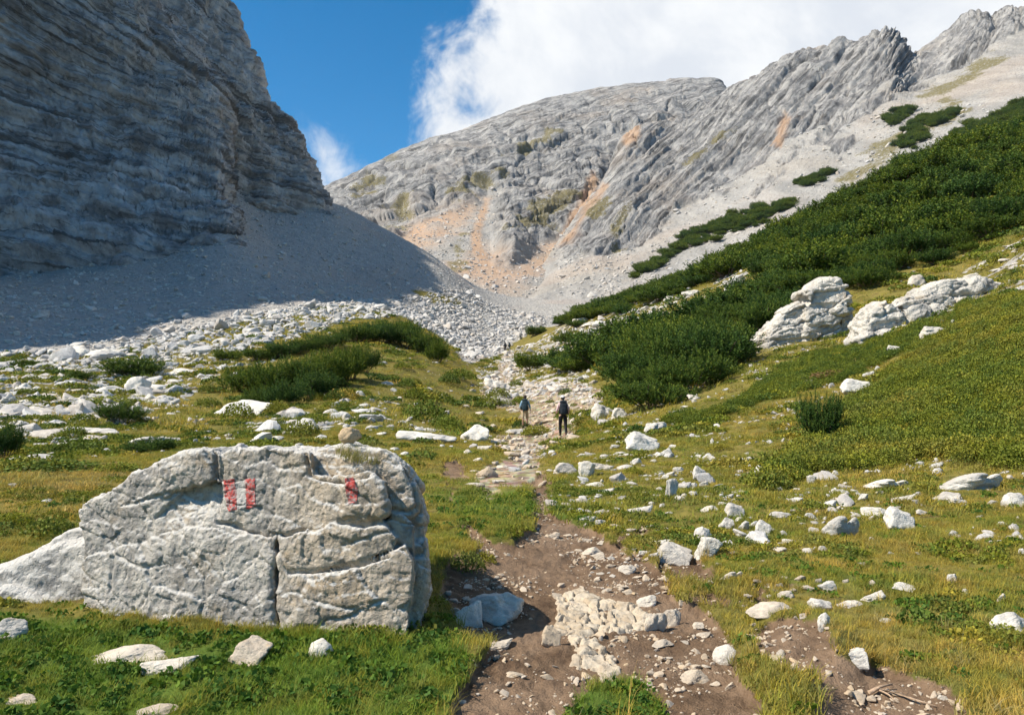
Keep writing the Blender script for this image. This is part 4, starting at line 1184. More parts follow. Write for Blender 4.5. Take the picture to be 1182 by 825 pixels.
def paint_patch(name, poly, mat, seed, label):
    poly = np.array(poly, float)
    xs = np.arange(poly[:, 0].min() - 3, poly[:, 0].max() + 3, 0.55); ys = np.arange(poly[:, 1].min() - 3, poly[:, 1].max() + 3, 0.55)
    gxx, gyy = np.meshgrid(xs, ys)
    sd = poly_sd(gxx, gyy, poly)
    nn = fbm(np.stack([gxx.ravel() / 5.0 + seed * 9, gyy.ravel() / 7.0, gxx.ravel() * 0], 1), 4).reshape(gxx.shape)
    ok = sd + nn * 1.8 - .5 < 0
    ok &= ~(fbm(np.stack([gxx.ravel() / 2.2 + seed * 5, gyy.ravel() / 2.2, gxx.ravel() * 0 + 3], 1), 2).reshape(gxx.shape) > 0.58)
    Vp, idx = [], -np.ones(gxx.shape, int)
    for j in range(gxx.shape[0]):
        for i in range(gxx.shape[1]):
            if ok[j, i]:
                l, n = on_boulder(gxx[j, i], gyy[j, i])
                if l is None: continue
                idx[j, i] = len(Vp); Vp.append(l + n * 0.0035 - (Vector(l) - Vector(CAM)).normalized() * 0.001)
    Fp = []
    for j in range(gxx.shape[0] - 1):
        for i in range(gxx.shape[1] - 1):
            q = [idx[j, i], idx[j + 1, i], idx[j + 1, i + 1], idx[j, i + 1]]
            if min(q) >= 0: Fp.append(q)
    me = mk_mesh(name, np.array(Vp), np.array(Fp), True, (mat,))
    o = link(name, me, boulder)
    o['label'] = label
paint_patch('paint_stripe', [(258,554),(271,553),(274,570),(273,588),(264,590),(260,574)], M_RED, 1, 'red painted stripe at the start of the mark')
paint_patch('paint_stripe', [(272,556),(284,555),(284,586),(274,587)], M_WHT, 2, 'worn white painted stripe between two red ones')
paint_patch('paint_stripe', [(283,553),(294,552),(295,584),(285,587)], M_RED, 3, 'red painted stripe beside the worn white one')
paint_patch('paint_stripe', [(399,552),(408,551),(413,565),(412,580),(403,581),(399,566)], M_RED, 4, 'faded red painted blotch on the far block')

# round stone lying on the boulder
for py_ in range(500, 560):
    l, n = on_boulder(402, py_)
    if l is not None and n.z > .3: break
print('stone on boulder at', py_)
o = link('stone', PROTO[BYK['round'][0]])
o.scale = (0.155, 0.14, 0.125); o.location = Vector((l.x, l.y + .05, l.z + 0.045)); o['tone'] = 0.95
tag(o, 'round pinkish tan stone resting on top of the painted boulder', 'stone')
print('boulder', time.time() - T0, len(V))

# ---- the layered outcrop and the ledge on the slope
def place_outcrop(name, blocks, bounds, D0, h, yr, label, sc, lean=0.12, zb=0.0, rad=0.2):
    V, Q = block_rock(blocks, D0, bounds, h, yr, lean, zb, rad)
    N = vnormals(V, Q)
    lay = (V[:, 2] - 0.25 * V[:, 0]) / (0.42 * sc) + 1.1 * fbm(V / (1.1 * sc), 3)
    fr = lay - np.floor(lay)
    blk = hash1(np.floor(lay) * 31 + np.floor((V[:, 0] * .8 + V[:, 1] * .6) / (0.8 * sc) + 0.8 * fbm(V / (1.3 * sc) + 3, 2) + hash1(np.floor(lay), 9) * 2), 4)
    d = 0.10 * sc * fbm(V / (0.9 * sc), 4) + 0.025 * sc * fbm(V / (0.3 * sc), 4, ridged=True) + 0.16 * sc * (blk - .5) - 0.06 * sc * np.exp(-((fr - .5) / .07) ** 2) * sstep(-.3, .2, fbm(V / (0.8 * sc) + 7, 2))
    d = d + crags(V[:, 0] * .85 + V[:, 1] * .5, V[:, 2] - .25 * V[:, 0], [(1.4 * sc, .6 * sc, .30 * sc), (.55 * sc, .26 * sc, .08 * sc)], V / 1.0, 301)
    V = V + N * d[:, None]
    me = mk_mesh(name, V, Q, True, (M_OUTCROP,))
    o = link(name, me)
    tag(o, label, 'outcrop')
    return o
p_ = hit(935, 393); D0 = float(p_[1]); print('outcrop D', D0)
place_outcrop('rock_outcrop', [
  ([(884,396),(894,376),(907,358),(925,346),(936,352),(940,375),(940,425),(880,425)], 0.0, 2.4, .22),
  ([(925,350),(974,350),(978,368),(960,378),(930,376)], -.35, 2.2, .18),
  ([(928,374),(960,376),(985,366),(987,384),(982,420),(930,425),(920,420)], -.2, 2.4, .2),
  ([(931,336),(976,331),(980,351),(933,353)], -.45, 1.9, .14),
  ([(932,340),(944,327),(957,321),(968,324),(975,333),(950,335),(936,342)], -.25, 1.6, .14),
  ([(960,352),(984,356),(988,368),(970,370)], -.15, 1.8, .12),
  ([(962,392),(985,388),(990,425),(960,425)], -.5, 1.2, .1),
  ([(940,394),(960,392),(962,428),(940,428)], -.6, 1.2, .1),
 ], (855, 1000, 310, 432), D0, 0.045, (D0 - 1.4, D0 + 3.0), 'tall layered white outcrop stacked in slabs between pines and grass', 1.0, .10, float(p_[2]))
p_ = hit(1060, 372); D1 = float(p_[1]); print('ledge D', D1)
place_outcrop('rock_ledge', [
  ([(990,410),(1000,372),(1014,352),(1028,343),(1042,352),(1050,374),(1048,405)], 0.0, 2.0, .22),
  ([(1030,400),(1046,356),(1060,342),(1075,350),(1100,357),(1100,390)], .15, 2.2, .25),
  ([(1062,354),(1075,335),(1092,320),(1120,316),(1152,322),(1150,365),(1112,380),(1085,375)], .5, 2.6, .22),
  ([(1100,340),(1130,318),(1160,312),(1185,322),(1170,370),(1120,375)], .8, 2.6, .2),
  ([(986,392),(1030,380),(1060,378),(1050,405),(986,410)], -.4, 1.0, .08),
  ([(1040,352),(1052,340),(1062,346),(1058,360)], .2, 1.5, .12),
 ], (978, 1200, 300, 415), D1, 0.05, (D1 - 1.2, D1 + 3.4), 'long broken ledge of white rock above the juniper mat', 1.1, .2, float(p_[2]))
print('outcrops', time.time() - T0)

# ---- cracked bedrock in the trail
def bedrock():
    out = [(640,690),(660,683),(700,690),(735,697),(752,712),(748,728),(715,735),(690,731),(690,742),(718,760),(720,776),(700,786),(680,772),(668,776),(655,768),(662,745),(650,735),(632,742),(628,728),(640,712)]
    pts = np.array([hit(px, py) for px, py in out]); poly = pts[:, :2]
    lo, hi = poly.min(0) - .08, poly.max(0) + .08
    h = 0.009
    xs = np.arange(lo[0], hi[0], h); ys = np.arange(lo[1], hi[1], h)
    X, Y = np.meshgrid(xs, ys)
    sd = poly_sd(X, Y, poly)
    P2 = np.stack([X.ravel(), Y.ravel(), X.ravel() * 0], 1)
    n1 = fbm(P2 / 0.10, 4).reshape(X.shape); n2 = fbm(P2 / 0.03, 3).reshape(X.shape); n3 = fbm(P2 / 0.33, 3).reshape(X.shape)
    r = np.random.default_rng(3)
    K = 95
    C = np.stack([r.uniform(lo[0], hi[0], K), r.uniform(lo[1], hi[1], K)], 1)
    wx = X + 0.09 * n3 + .03 * n1 + .008 * n2; wy = (Y + 0.05 * n1 + .05 * n3)
    d = np.sqrt(((wx[..., None] - C[:, 0]) * 1.15) ** 2 + ((wy[..., None] - C[:, 1]) * 0.62) ** 2)
    pt = np.partition(d, 1, axis=-1); f1, f2 = pt[..., 0], pt[..., 1]
    cid = d.argmin(-1)
    ch = r.uniform(0.0, 0.022, K)[cid]
    crack = sstep(0.0, 0.012 + 0.012 * np.clip(n3 + .5, 0, 1), f2 - f1 + .006 * n2)
    hgt = (0.012 + ch) * crack + 0.012 * n1 + 0.006 * n2 + 0.03 * n3 - 0.014 * (1 - crack)
    edge = sstep(0.03, -0.05, sd + 0.07 * n1 + 0.05 * n3)
    Z = gz_at(X.ravel(), Y.ravel()).reshape(X.shape)
    Zt = Z - 0.05 + (0.055 + hgt) * edge
    V = np.stack([X.ravel(), Y.ravel(), Zt.ravel()], 1)
    me = mk_mesh('bedrock', V, grid_faces(*X.shape), True, (M_BED,))
    tag(link('bedrock', me), 'cream cracked bedrock worn flat in the middle of the trail', 'bedrock')
    for c in poly[::4]: ROCKXY.append((c[0], c[1], .12))
M_BED = rock_material('trail_bedrock', 2.2, white=(0.50, 0.43, 0.33), grey=(0.38, 0.31, 0.225), warm=(0.40, 0.30, 0.19), pit=0.6, use_tone=False)
bedrock()
# ================================================================== scatter: one object that holds its own small source shapes
def scatter_nodes():
    ng = bpy.data.node_groups.new('scatter', 'GeometryNodeTree')
    ng.interface.new_socket('Geometry', in_out='INPUT', socket_type='NodeSocketGeometry')
    ng.interface.new_socket('Geometry', in_out='OUTPUT', socket_type='NodeSocketGeometry')
    n = ng.nodes; l = ng.links
    gi = n.new('NodeGroupInput'); go = n.new('NodeGroupOutput')
    def na(name, typ):
        x = n.new('GeometryNodeInputNamedAttribute'); x.data_type = typ; x.inputs[0].default_value = name
        return x.outputs[0]
    sep = n.new('GeometryNodeSeparateGeometry'); sep.domain = 'POINT'
    l.new(gi.outputs[0], sep.inputs[0]); l.new(na('source', 'BOOLEAN'), sep.inputs[1])
    sp = n.new('GeometryNodeSplitToInstances'); sp.domain = 'POINT'
    l.new(sep.outputs[0], sp.inputs[0]); l.new(na('pick', 'INT'), sp.inputs['Group ID'])
    iop = n.new('GeometryNodeInstanceOnPoints')
    l.new(sep.outputs[1], iop.inputs['Points']); l.new(sp.outputs[0], iop.inputs['Instance'])
    iop.inputs['Pick Instance'].default_value = True
    l.new(na('pick', 'INT'), iop.inputs['Instance Index'])
    e = n.new('FunctionNodeEulerToRotation'); l.new(na('rot', 'FLOAT_VECTOR'), e.inputs[0]); l.new(e.outputs[0], iop.inputs['Rotation'])
    l.new(na('scl', 'FLOAT_VECTOR'), iop.inputs['Scale'])
    l.new(iop.outputs[0], go.inputs[0])
    return ng
NG = scatter_nodes()

def scatter(name, sources, pts, rot, scl, pick, mat, label, cat, tint=None, smooth=False, extra=None, group=None):
    """sources: list of (V, F[, attrs])"""
    Vs, Fs, pk, src = [], [], [], []
    at_src = {}
    nb = 0
    keys = set()
    for s in sources:
        if len(s) > 2: keys |= set(s[2])
    for i, s in enumerate(sources):
        V = np.asarray(s[0], f32); Fc = np.asarray(s[1])
        Vs.append(V); Fs.append(Fc + nb); nb += len(V)
        pk.append(np.full(len(V), i)); 
        for k in keys: at_src.setdefault(k, []).append(np.asarray(s[2][k], f32))
    ns = nb
    V = np.concatenate(Vs + [np.asarray(pts, f32)])
    npnt = len(pts)
    zz = np.zeros((ns, 3), f32)
    attrs = dict(source=np.concatenate([np.ones(ns, bool), np.zeros(npnt, bool)]), pick=np.concatenate(pk + [np.asarray(pick)]).astype(np.int32),
                 rot=np.concatenate([zz, np.asarray(rot, f32)]), scl=np.concatenate([zz, np.asarray(scl, f32)]))
    for k in keys: attrs[k] = np.concatenate(at_src[k] + [np.zeros(npnt, f32)])
    if tint is not None: attrs['tint'] = np.concatenate([np.zeros(ns, f32), np.asarray(tint, f32)])
    if extra: 
        for k, v in extra.items(): attrs[k] = np.concatenate([np.zeros(ns, f32), np.asarray(v, f32)])
    me = mk_mesh(name, V, np.concatenate(Fs), smooth, (mat,), attrs)
    o = link(name, me)
    m = o.modifiers.new('scatter', 'NODES'); m.node_group = NG
    tag(o, label, cat, group, 'stuff')
    return o

def blades(n, radius, hmin, hmax, width, lean, seed, seg=2, droop=0.5):
    """a tuft of bent grass blades as quads"""
    r = np.random.default_rng(seed)
    V, Fc, sh = [], [], []
    for _ in range(n):
        a = r.uniform(0, 2 * math.pi); q = radius * math.sqrt(r.uniform(0, 1))
        x0, y0 = q * math.cos(a), q * math.sin(a)
        h = r.uniform(hmin, hmax); b = r.uniform(0, 2 * math.pi)
        ln = lean * r.uniform(.3, 1.3) * h
        dx, dy = math.cos(b), math.sin(b)
        wv = np.array([-dy, dx]) * width * r.uniform(.6, 1.2) / 2
        s = r.uniform(0, 1)
        base = len(V)
        for k in range(seg + 1):
            f = k / seg
            cx = x0 + dx * ln * f ** 1.6; cy = y0 + dy * ln * f ** 1.6
            z = h * (f - droop * 0.35 * f ** 3) - 0.01
            wk = (1 - f * 0.92)
            V.append((cx - wv[0] * wk, cy - wv[1] * wk, z)); V.append((cx + wv[0] * wk, cy + wv[1] * wk, z))
            sh += [s, s]
        for k in range(seg):
            Fc.append((base + 2 * k, base + 2 * k + 1, base + 2 * k + 3, base + 2 * k + 2))
    return np.array(V, f32), np.array(Fc), dict(shade=np.array(sh, f32))

def leaves(n, radius, height, size, seed, flat=0.6, rows=None):
    """a low cushion of small leaves"""
    r = np.random.default_rng(seed)
    V, Fc, sh, tip = [], [], [], []
    for _ in range(n):
        a = r.uniform(0, 2 * math.pi); q = math.sqrt(r.uniform(0, 1))
        top = height * math.sqrt(max(0, 1 - q * q)) 
        z = top * r.uniform(0.35, 1.0) + 0.1 * height * r.uniform(-1, 1)
        c = np.array([q * radius * math.cos(a), q * radius * math.sin(a), z])
        d = r.normal(size=3); d[2] = abs(d[2]) + flat * .2; d /= np.linalg.norm(d)
        e = np.cross(d, r.normal(size=3)); e /= np.linalg.norm(e)
        s = size * r.uniform(.6, 1.3)
        b = len(V); v = r.uniform(0, 1)
        V += [c - e * s * .4, c + d * s * .55 - e * s * .05, c + e * s * .4, c - d * s * .45]
        Fc.append((b, b + 1, b + 2, b + 3)); sh += [v] * 4; tip += [0, max(0, v - .4), 0, 0]
    return np.array(V, f32), np.array(Fc), dict(shade=np.array(sh, f32), tip=np.array(tip, f32))

ROCKA = np.array(ROCKXY)
def free_of_rocks(x, y, pad=0.0):
    ok = np.ones(len(x), bool)
    for rx, ry, rr in ROCKA:
        if rr < 0.05: continue
        m = np.abs(y - ry) < rr + pad
        ok &= ~(m & ((x - rx) ** 2 + ((y - ry) * 1.2) ** 2 < (rr * 0.86 + pad) ** 2))
    return ok

def polar_pts(n, d0, d1, u0=-0.78, u1=0.78):
    """n random ground points, even per ground area, between two distances"""
    D = np.sqrt(rng.uniform(d0 ** 2, d1 ** 2, n)); u = rng.uniform(u0, u1, n)
    return u * D, D
JUN = [(880,560),(950,500),(985,470),(1010,450),(1050,410),(1090,378),(1120,352),(1190,345),(1400,330),(1400,545),(1182,535),(1090,528),(1010,535),(940,552)]
JUN2 = [(770,490),(850,470),(885,440),(940,410),(1010,392),(1080,375),(1085,392),(1000,425),(965,445),(925,452),(880,462),(840,480),(800,488)]
def in_poly(x, y, poly, wobble=0.0, seed=0):
    z = gz_at(x, y); a, b = project(np.stack([x, y, z], 1))
    nn = fbm(np.stack([x, y, np.full_like(x, seed)], 1) / 1.1, 3) * wobble if wobble else 0
    return poly_sd(a, b, poly) + nn

# ---- grass
def in_boulder(x, y):
    f = 5.2 - 0.30 * (x + 1.75)
    return (x > -2.8) & (x < -0.55) & (y > f + .10) & (y < f + 1.0)
def grass_tint(x, y):
    P = np.stack([x, y, x * 0], 1)
    n = fbm(P / 0.8, 3); n2 = fbm(P / 5.0, 3)
    t_ = 0.46 + 0.42 * n + 0.34 * n2 + .25 * fbm(P / .3 + 7, 2)
    t_ = t_ - 0.32 * gm_at('lush', x, y) + 0.15 * gm_at('yellow', x, y) + rng.normal(0, .09, len(x))
    return np.clip(t_, 0.0, 0.86)
def grass_field(n, d0, d1, src, smin, smax, keep_scree=0.35, label='', u=.78):
    x, y = polar_pts(n, d0, d1, -u, u)
    bare = np.maximum(np.maximum(gm_at('dirt', x, y), gm_at('gravel', x, y)), gm_at('scree', x, y) * 0.95)
    P = np.stack([x, y, x * 0], 1)
    patch = fbm(P / 0.35, 3) + 0.9 * fbm(P / 1.6 + 5, 3)
    ok = bare + 0.25 * patch < keep_scree
    ok &= rng.uniform(0, 1, len(x)) < np.clip(0.72 + 0.85 * patch, 0.12, 1)
    ok &= free_of_rocks(x, y, -0.01)
    ok &= ~in_boulder(x, y)
    jd = np.minimum(in_poly(x, y, JUN), in_poly(x, y, JUN2) + 3)
    ok &= ~((jd < -4) & (rng.uniform(0, 1, len(x)) < 0.8))
    x, y = x[ok], y[ok]
    t_ = grass_tint(x, y)
    lu = gm_at('lush', x, y)
    s = rng.uniform(smin, smax, len(x)) * (1 - 0.12 * lu) * np.clip(0.85 + 1.1 * fbm(np.stack([x, y, x * 0 + 4], 1) / 0.9, 3), .4, 1.7)
    n_ = len(x)
    rot = np.stack([rng.normal(0, .12, n_), rng.normal(0, .12, n_), rng.uniform(0, 6.28, n_)], 1)
    scl = np.stack([s, s, s * rng.uniform(.75, 1.2, n_)], 1)
    pick = rng.integers(0, len(src), n_)
    scatter('grass', src, np.stack([x, y, gz_at(x, y)], 1), rot, scl, pick, M_GRASS, label, 'grass', tint=t_)
    print('  grass', d0, n_)
near_src = [blades(26, .055, .022, .066, .0042, .85, 11 + i) for i in range(6)]
grass_field(66000, 2.6, 9.0, near_src, .75, 1.5, u=1.2, label='short olive and green alpine turf growing around the trail')
mid_src = [blades(36, .14, .03, .085, .010, .9, 31 + i) for i in range(5)]
grass_field(62000, 9.0, 28.0, mid_src, .8, 1.5, u=.95, label='olive turf blades on the valley floor further up')
far_src = [blades(34, .38, .10, .24, .032, .8, 51 + i, seg=1) for i in range(4)]
grass_field(42000, 28.0, 130.0, far_src, .8, 1.4, keep_scree=.45, label='yellow green turf of the hillock and pine slope')
# longer tussocks along the edges of the trail and in the meadow corner
def tussocks():
    x, y = polar_pts(9000, 3.3, 12.0)
    d = np.maximum(gm_at('dirt', x, y), 0)
    a, b = project(np.stack([x, y, gz_at(x, y)], 1))
    zone_a = np.minimum(np.minimum(poly_sd(a, b, [(400,720),(520,700),(560,760),(545,900),(300,900),(330,760)]), poly_sd(a, b, [(655,900),(665,805),(700,785),(760,800),(780,900)])),
             np.minimum(poly_sd(a, b, [(1000,735),(1182,720),(1300,900),(1080,900),(1110,800),(1060,770)]), poly_sd(a, b, [(795,700),(860,705),(885,740),(890,800),(990,825),(860,850),(850,760),(815,730)])))
    edge = (d > 0.12) & (d < 0.5)
    p = np.where(zone_a < 0, .18, 0) + np.where(edge, .5, 0)
    ok = (rng.uniform(0, 1, len(x)) < p) & (d < .55) & free_of_rocks(x, y, .03)
    ok &= ~in_boulder(x, y)
    x, y = x[ok], y[ok]; n_ = len(x)
    src = [blades(34, .04, .06, .15, .0042, .85, 71 + i, seg=3, droop=.9) for i in range(5)]
    s = rng.uniform(.6, 1.15, n_)
    scatter('grass', src, np.stack([x, y, gz_at(x, y)], 1), np.stack([rng.normal(0, .15, n_), rng.normal(0, .15, n_), rng.uniform(0, 6.28, n_)], 1), np.stack([s, s, s], 1),
            rng.integers(0, 5, n_), M_GRASS, 'longer grass tussocks fringing the edges of the bare trail', 'grass', tint=np.clip(grass_tint(x, y) + rng.uniform(-.1, .3, n_), 0, .95))
    # dry seed stalks
    x, y = x[::7], y[::7]; n_ = len(x)
    src = [blades(5, .05, .16, .34, .0028, .45, 91 + i, seg=3, droop=.5) for i in range(4)]
    scatter('grass', src, np.stack([x, y, gz_at(x, y)], 1), np.stack([rng.normal(0, .1, n_), rng.normal(0, .1, n_), rng.uniform(0, 6.28, n_)], 1), np.ones((n_, 3)),
            rng.integers(0, 4, n_), M_GRASS, 'thin straw coloured dry stalks rising from the tussocks', 'grass', tint=rng.uniform(.85, 1, n_))
tussocks()
# blades that grow up round the stones and the boulder's foot
rx, ry = [], []
for a_, b_, r_ in ROCKXY:
    if b_ < 17 and r_ > .03:
        k_ = int(min(26, 5 + r_ * 46))
        an = rng.uniform(0, 6.28, k_); q_ = r_ * rng.uniform(.82, 1.12, k_) + .01
        rx += list(a_ + np.cos(an) * q_); ry += list(b_ + np.sin(an) * q_ * .85)
for s_ in np.linspace(-2.85, -.6, 130):
    rx.append(s_ + rng.normal(0, .02)); ry.append(5.17 - .30 * (s_ + 1.75) + rng.normal(0, .04))
rx, ry = np.array(rx), np.array(ry)
ok = (gm_at('dirt', rx, ry) < .35)
rx, ry = rx[ok], ry[ok]; n_ = len(rx)
s_ = rng.uniform(.5, 1.1, n_)
scatter('grass', [blades(24, .045, .035, .11, .0045, .8, 171 + i, seg=3, droop=.7) for i in range(5)], np.stack([rx, ry, gz_at(rx, ry)], 1), np.stack([rng.normal(0, .12, n_), rng.normal(0, .12, n_), rng.uniform(0, 6.28, n_)], 1),
        np.stack([s_, s_, s_], 1), rng.integers(0, 5, n_), M_GRASS, 'taller grass growing up round the stones and the foot of the boulder', 'grass', tint=np.clip(grass_tint(rx, ry) + rng.uniform(-.05, .2, n_), 0, .9))
print('ring grass', n_)
# broad-leaved herbs in the lush corner and dotted through the turf
x, y = polar_pts(16000, 3.2, 11.0)
lu = gm_at('lush', x, y); P = np.stack([x, y, x * 0 + 8], 1); nn = fbm(P / .3, 3)
ok = (nn > 0.14 - 0.26 * lu) & (gm_at('dirt', x, y) < .2) & free_of_rocks(x, y, .0) & ~in_boulder(x, y) & (rng.uniform(0, 1, len(x)) < .25 + .6 * lu)
x, y = x[ok], y[ok]; n_ = len(x)
scatter('herbs', [leaves(26, .06, .035, .026, 120 + i, 1.5) for i in range(4)], np.stack([x, y, gz_at(x, y)], 1), np.stack([np.zeros(n_), np.zeros(n_), rng.uniform(0, 6.28, n_)], 1),
        np.ones((n_, 3)) * rng.uniform(.6, 1.4, n_)[:, None], rng.integers(0, 4, n_), M_HERB, 'small bright green leafy herbs in the turf around the boulder', 'herbs')
print('herbs', n_)

# ---- cushions of heath and moss mottling the turf
def cushions(n, d0, d1, r0, hgt, leaf, label):
    x, y = polar_pts(n, d0, d1)
    P = np.stack([x, y, x * 0 + 21], 1)
    nn = fbm(P / (1.1 + d0 * .06), 4) + .5 * fbm(P / (5 + d0 * .2), 3)
    ok = (nn > .16) & (gm_at('dirt', x, y) < .3) & (gm_at('gravel', x, y) < .3) & (gm_at('scree', x, y) < .6) & (gm_at('lush', x, y) < .75) & free_of_rocks(x, y, .02) & ~in_boulder(x, y)
    x, y, nn = x[ok], y[ok], nn[ok]; n_ = len(x)
    src = [leaves(150, r0, hgt, leaf, 640 + i, .5) for i in range(5)]
    s = rng.uniform(.6, 1.5, n_)
    t_ = np.clip(.36 + .7 * fbm(np.stack([x, y, x * 0 + 3], 1) / 2.2, 3) + rng.normal(0, .12, n_), 0, .72)
    scatter('heath', src, np.stack([x, y, gz_at(x, y) - .01], 1), np.stack([rng.normal(0, .1, n_), rng.normal(0, .1, n_), rng.uniform(0, 6.28, n_)], 1), np.stack([s, s, s * rng.uniform(.6, 1.3, n_)], 1),
            rng.integers(0, 5, n_), M_SHRUB, label, 'heath', tint=t_)
    print('  heath', n_)
cushions(9000, 4.5, 14, .10, .055, .020, 'brown and olive heath cushions mottling the turf on both sides of the trail')
cushions(16000, 14, 40, .26, .13, .050, 'darker heath cushions mottling the meadow and slope further up')
cushions(12000, 40, 120, .60, .26, .12, 'heath cover mottling the hillock and the upper slope')

# ---- juniper mat
def mat_field(poly, n, d0, d1, tint_lo, tint_hi, label, wob=9):
    x, y = polar_pts(n, d0, d1, 0.1, 1.0)
    ok = in_poly(x, y, poly, wob * 2.0) < 0
    ok &= free_of_rocks(x, y, .05)
    ok &= fbm(np.stack([x, y, x * 0 + 12], 1) / 0.8, 3) > -.16
    x, y = x[ok], y[ok]; n_ = len(x)
    P = np.stack([x, y, x * 0 + 2], 1)
    t_ = np.clip(tint_lo + (tint_hi - tint_lo) * (0.5 + 0.9 * fbm(P / 1.3, 3) + rng.normal(0, .12, n_)), 0, 1)
    zoff = 0.20 * fbm(P / 0.8, 3)
    src = [leaves(360, .25, .23, .028, 140 + i, .5) for i in range(5)]
    s = rng.uniform(.7, 1.35, n_)
    scatter('juniper_mat', src, np.stack([x, y, gz_at(x, y) + zoff - .02], 1), np.stack([rng.normal(0, .15, n_), rng.normal(0, .15, n_), rng.uniform(0, 6.28, n_)], 1),
            np.stack([s, s, s * rng.uniform(.7, 1.3, n_)], 1), rng.integers(0, 5, n_), M_SHRUB, label, 'ground cover', tint=t_)
    print('  mat', n_)
mat_field(JUN, 34000, 9.5, 34, .16, .62, 'low yellow green juniper mat covering the bank below the white ledge')
mat_field(JUN2, 42000, 16, 50, .02, .40, 'low dark green juniper and heath strip below the layered outcrop', 5)
# ================================================================== dwarf pines
def pine_meshes(seed, nb, spread, height, nshoot, needle, nn, wid):
    r = np.random.default_rng(seed)
    SV, SF = [], []
    P, Dr, Ln, Ht = [], [], [], []
    for b in range(nb):
        a = 2 * math.pi * (b + r.uniform(-.35, .35)) / nb
        out = spread * r.uniform(.45, 1.0); hh = height * r.uniform(.62, 1.08) * (1.08 - 0.35 * out / spread)
        base = np.array([math.cos(a) * .12 * spread, math.sin(a) * .12 * spread, 0.0])
        m1 = np.array([math.cos(a) * out * .55, math.sin(a) * out * .55, hh * .30])
        end = np.array([math.cos(a + .2) * out, math.sin(a + .2) * out, hh])
        ts = np.linspace(0, 1, 7)
        pts = [(1 - t) ** 2 * base + 2 * t * (1 - t) * m1 + t * t * end for t in ts]
        V, Fc = tube(pts, [.05 * spread * .5 * (1 - .75 * t) for t in ts], 5)
        o = len(SV); SV += [tuple(v) for v in V]; SF += [tuple(i + o for i in f) for f in Fc]
        k = int(nshoot / nb)
        # a lumpy head of shoots round the upper half of the limb
        rad = spread * r.uniform(.26, .42)
        for _ in range(k):
            t = r.uniform(.45, 1.0) ** .8
            c = (1 - t) ** 2 * base + 2 * t * (1 - t) * m1 + t * t * end
            v = r.normal(size=3); v /= np.linalg.norm(v); v[2] = v[2] * .75 + .18
            q = c + v * rad * r.uniform(.45, 1.0) * (.7 + .4 * t)
            if q[2] < .16: q[2] = r.uniform(.16, .34)
            d = np.array([0, 0, .75]) + v * .8 + r.normal(size=3) * .14
            P.append(q); Dr.append(d / np.linalg.norm(d)); Ln.append(needle * r.uniform(1.6, 2.9)); Ht.append(q[2] / height)
    P = np.array(P); Dr = np.array(Dr); Ln = np.array(Ln); Ht = np.array(Ht)
    # needles: n per shoot, splayed upward round the shoot
    n = len(P)
    up = np.cross(Dr, r.normal(size=(n, 3))); up /= np.linalg.norm(up, axis=1)[:, None]
    bi = np.cross(Dr, up)
    V = np.empty((n, nn, 4, 3), f32); sh = np.empty((n, nn, 4), f32); tip = np.zeros((n, nn, 4), f32)
    shade = r.uniform(0, 1, n)
    for k in range(nn):
        f = (k + .5) / nn
        ph = k * 2.4 + r.uniform(0, .6, n)
        rd = up * np.cos(ph)[:, None] + bi * np.sin(ph)[:, None]
        c = P + Dr * (Ln * f * .85)[:, None]
        nd = Dr * (.55 + .35 * f) + rd * (.85 - .45 * f)
        nd /= np.linalg.norm(nd, axis=1)[:, None]
        side = np.cross(nd, Dr); side /= np.linalg.norm(side, axis=1)[:, None] + 1e-9
        L_ = (needle * r.uniform(.8, 1.2, n) * (1.0 - .3 * f))[:, None]
        w2 = wid * .5
        V[:, k, 0] = c - side * w2 * .5; V[:, k, 1] = c + nd * L_ * .55 - side * w2; V[:, k, 2] = c + nd * L_; V[:, k, 3] = c + nd * L_ * .5 + side * w2
        sh[:, k] = (shade * .7 + r.uniform(0, .3, n))[:, None]
        tv = np.clip((f - .55) * 1.6, 0, 1) * np.clip(shade * 1.3 - .2, 0, 1)
        tip[:, k] = tv[:, None] if isinstance(tv, np.ndarray) else tv
    V = V.reshape(-1, 3); Fq = np.arange(len(V)).reshape(-1, 4)
    fm = mk_mesh('foliage', V, Fq, False, (M_PINE,), dict(shade=sh.ravel(), tip=tip.ravel()))
    bm = mk_mesh('branches', np.array(SV), np.array(SF), True, (M_BARK,))
    return fm, bm
PINES = [pine_meshes(200 + i, 9 + i, 1.0, .95, 1150, .085, 11, .026) for i in range(4)]      # about 2 m across
PINEF = [pine_meshes(230 + i, 9, 1.0, .85, 620, .13, 8, .055) for i in range(3)]               # the same for the far slope
def put_pine(x, y, s, hz, label, group=None, far=False, name='dwarf_pine', pr=None):
    fm, bm = (pr or random.choice(PINEF if far else PINES))
    r_ = empty(name, (x, y, float(gz_at(x, y)) - .06 * s), random.uniform(0, 6.28))
    r_.scale = (s, s, s * hz)
    link('foliage', fm, r_); link('branches', bm, r_)
    tag(r_, label, 'dwarf pine', group)
    return r_
def pine_at(px, by, w, h, label, group=None, far=False, pr=None):
    p = hit(px, by); D = p[1]
    s = w / F_PX * D / 2.1
    y = D + s * .6; x = p[0] * y / D
    return put_pine(x, y, s, max(.4, (h / F_PX * D) / (s * 1.1)), label, group, far, pr=pr)
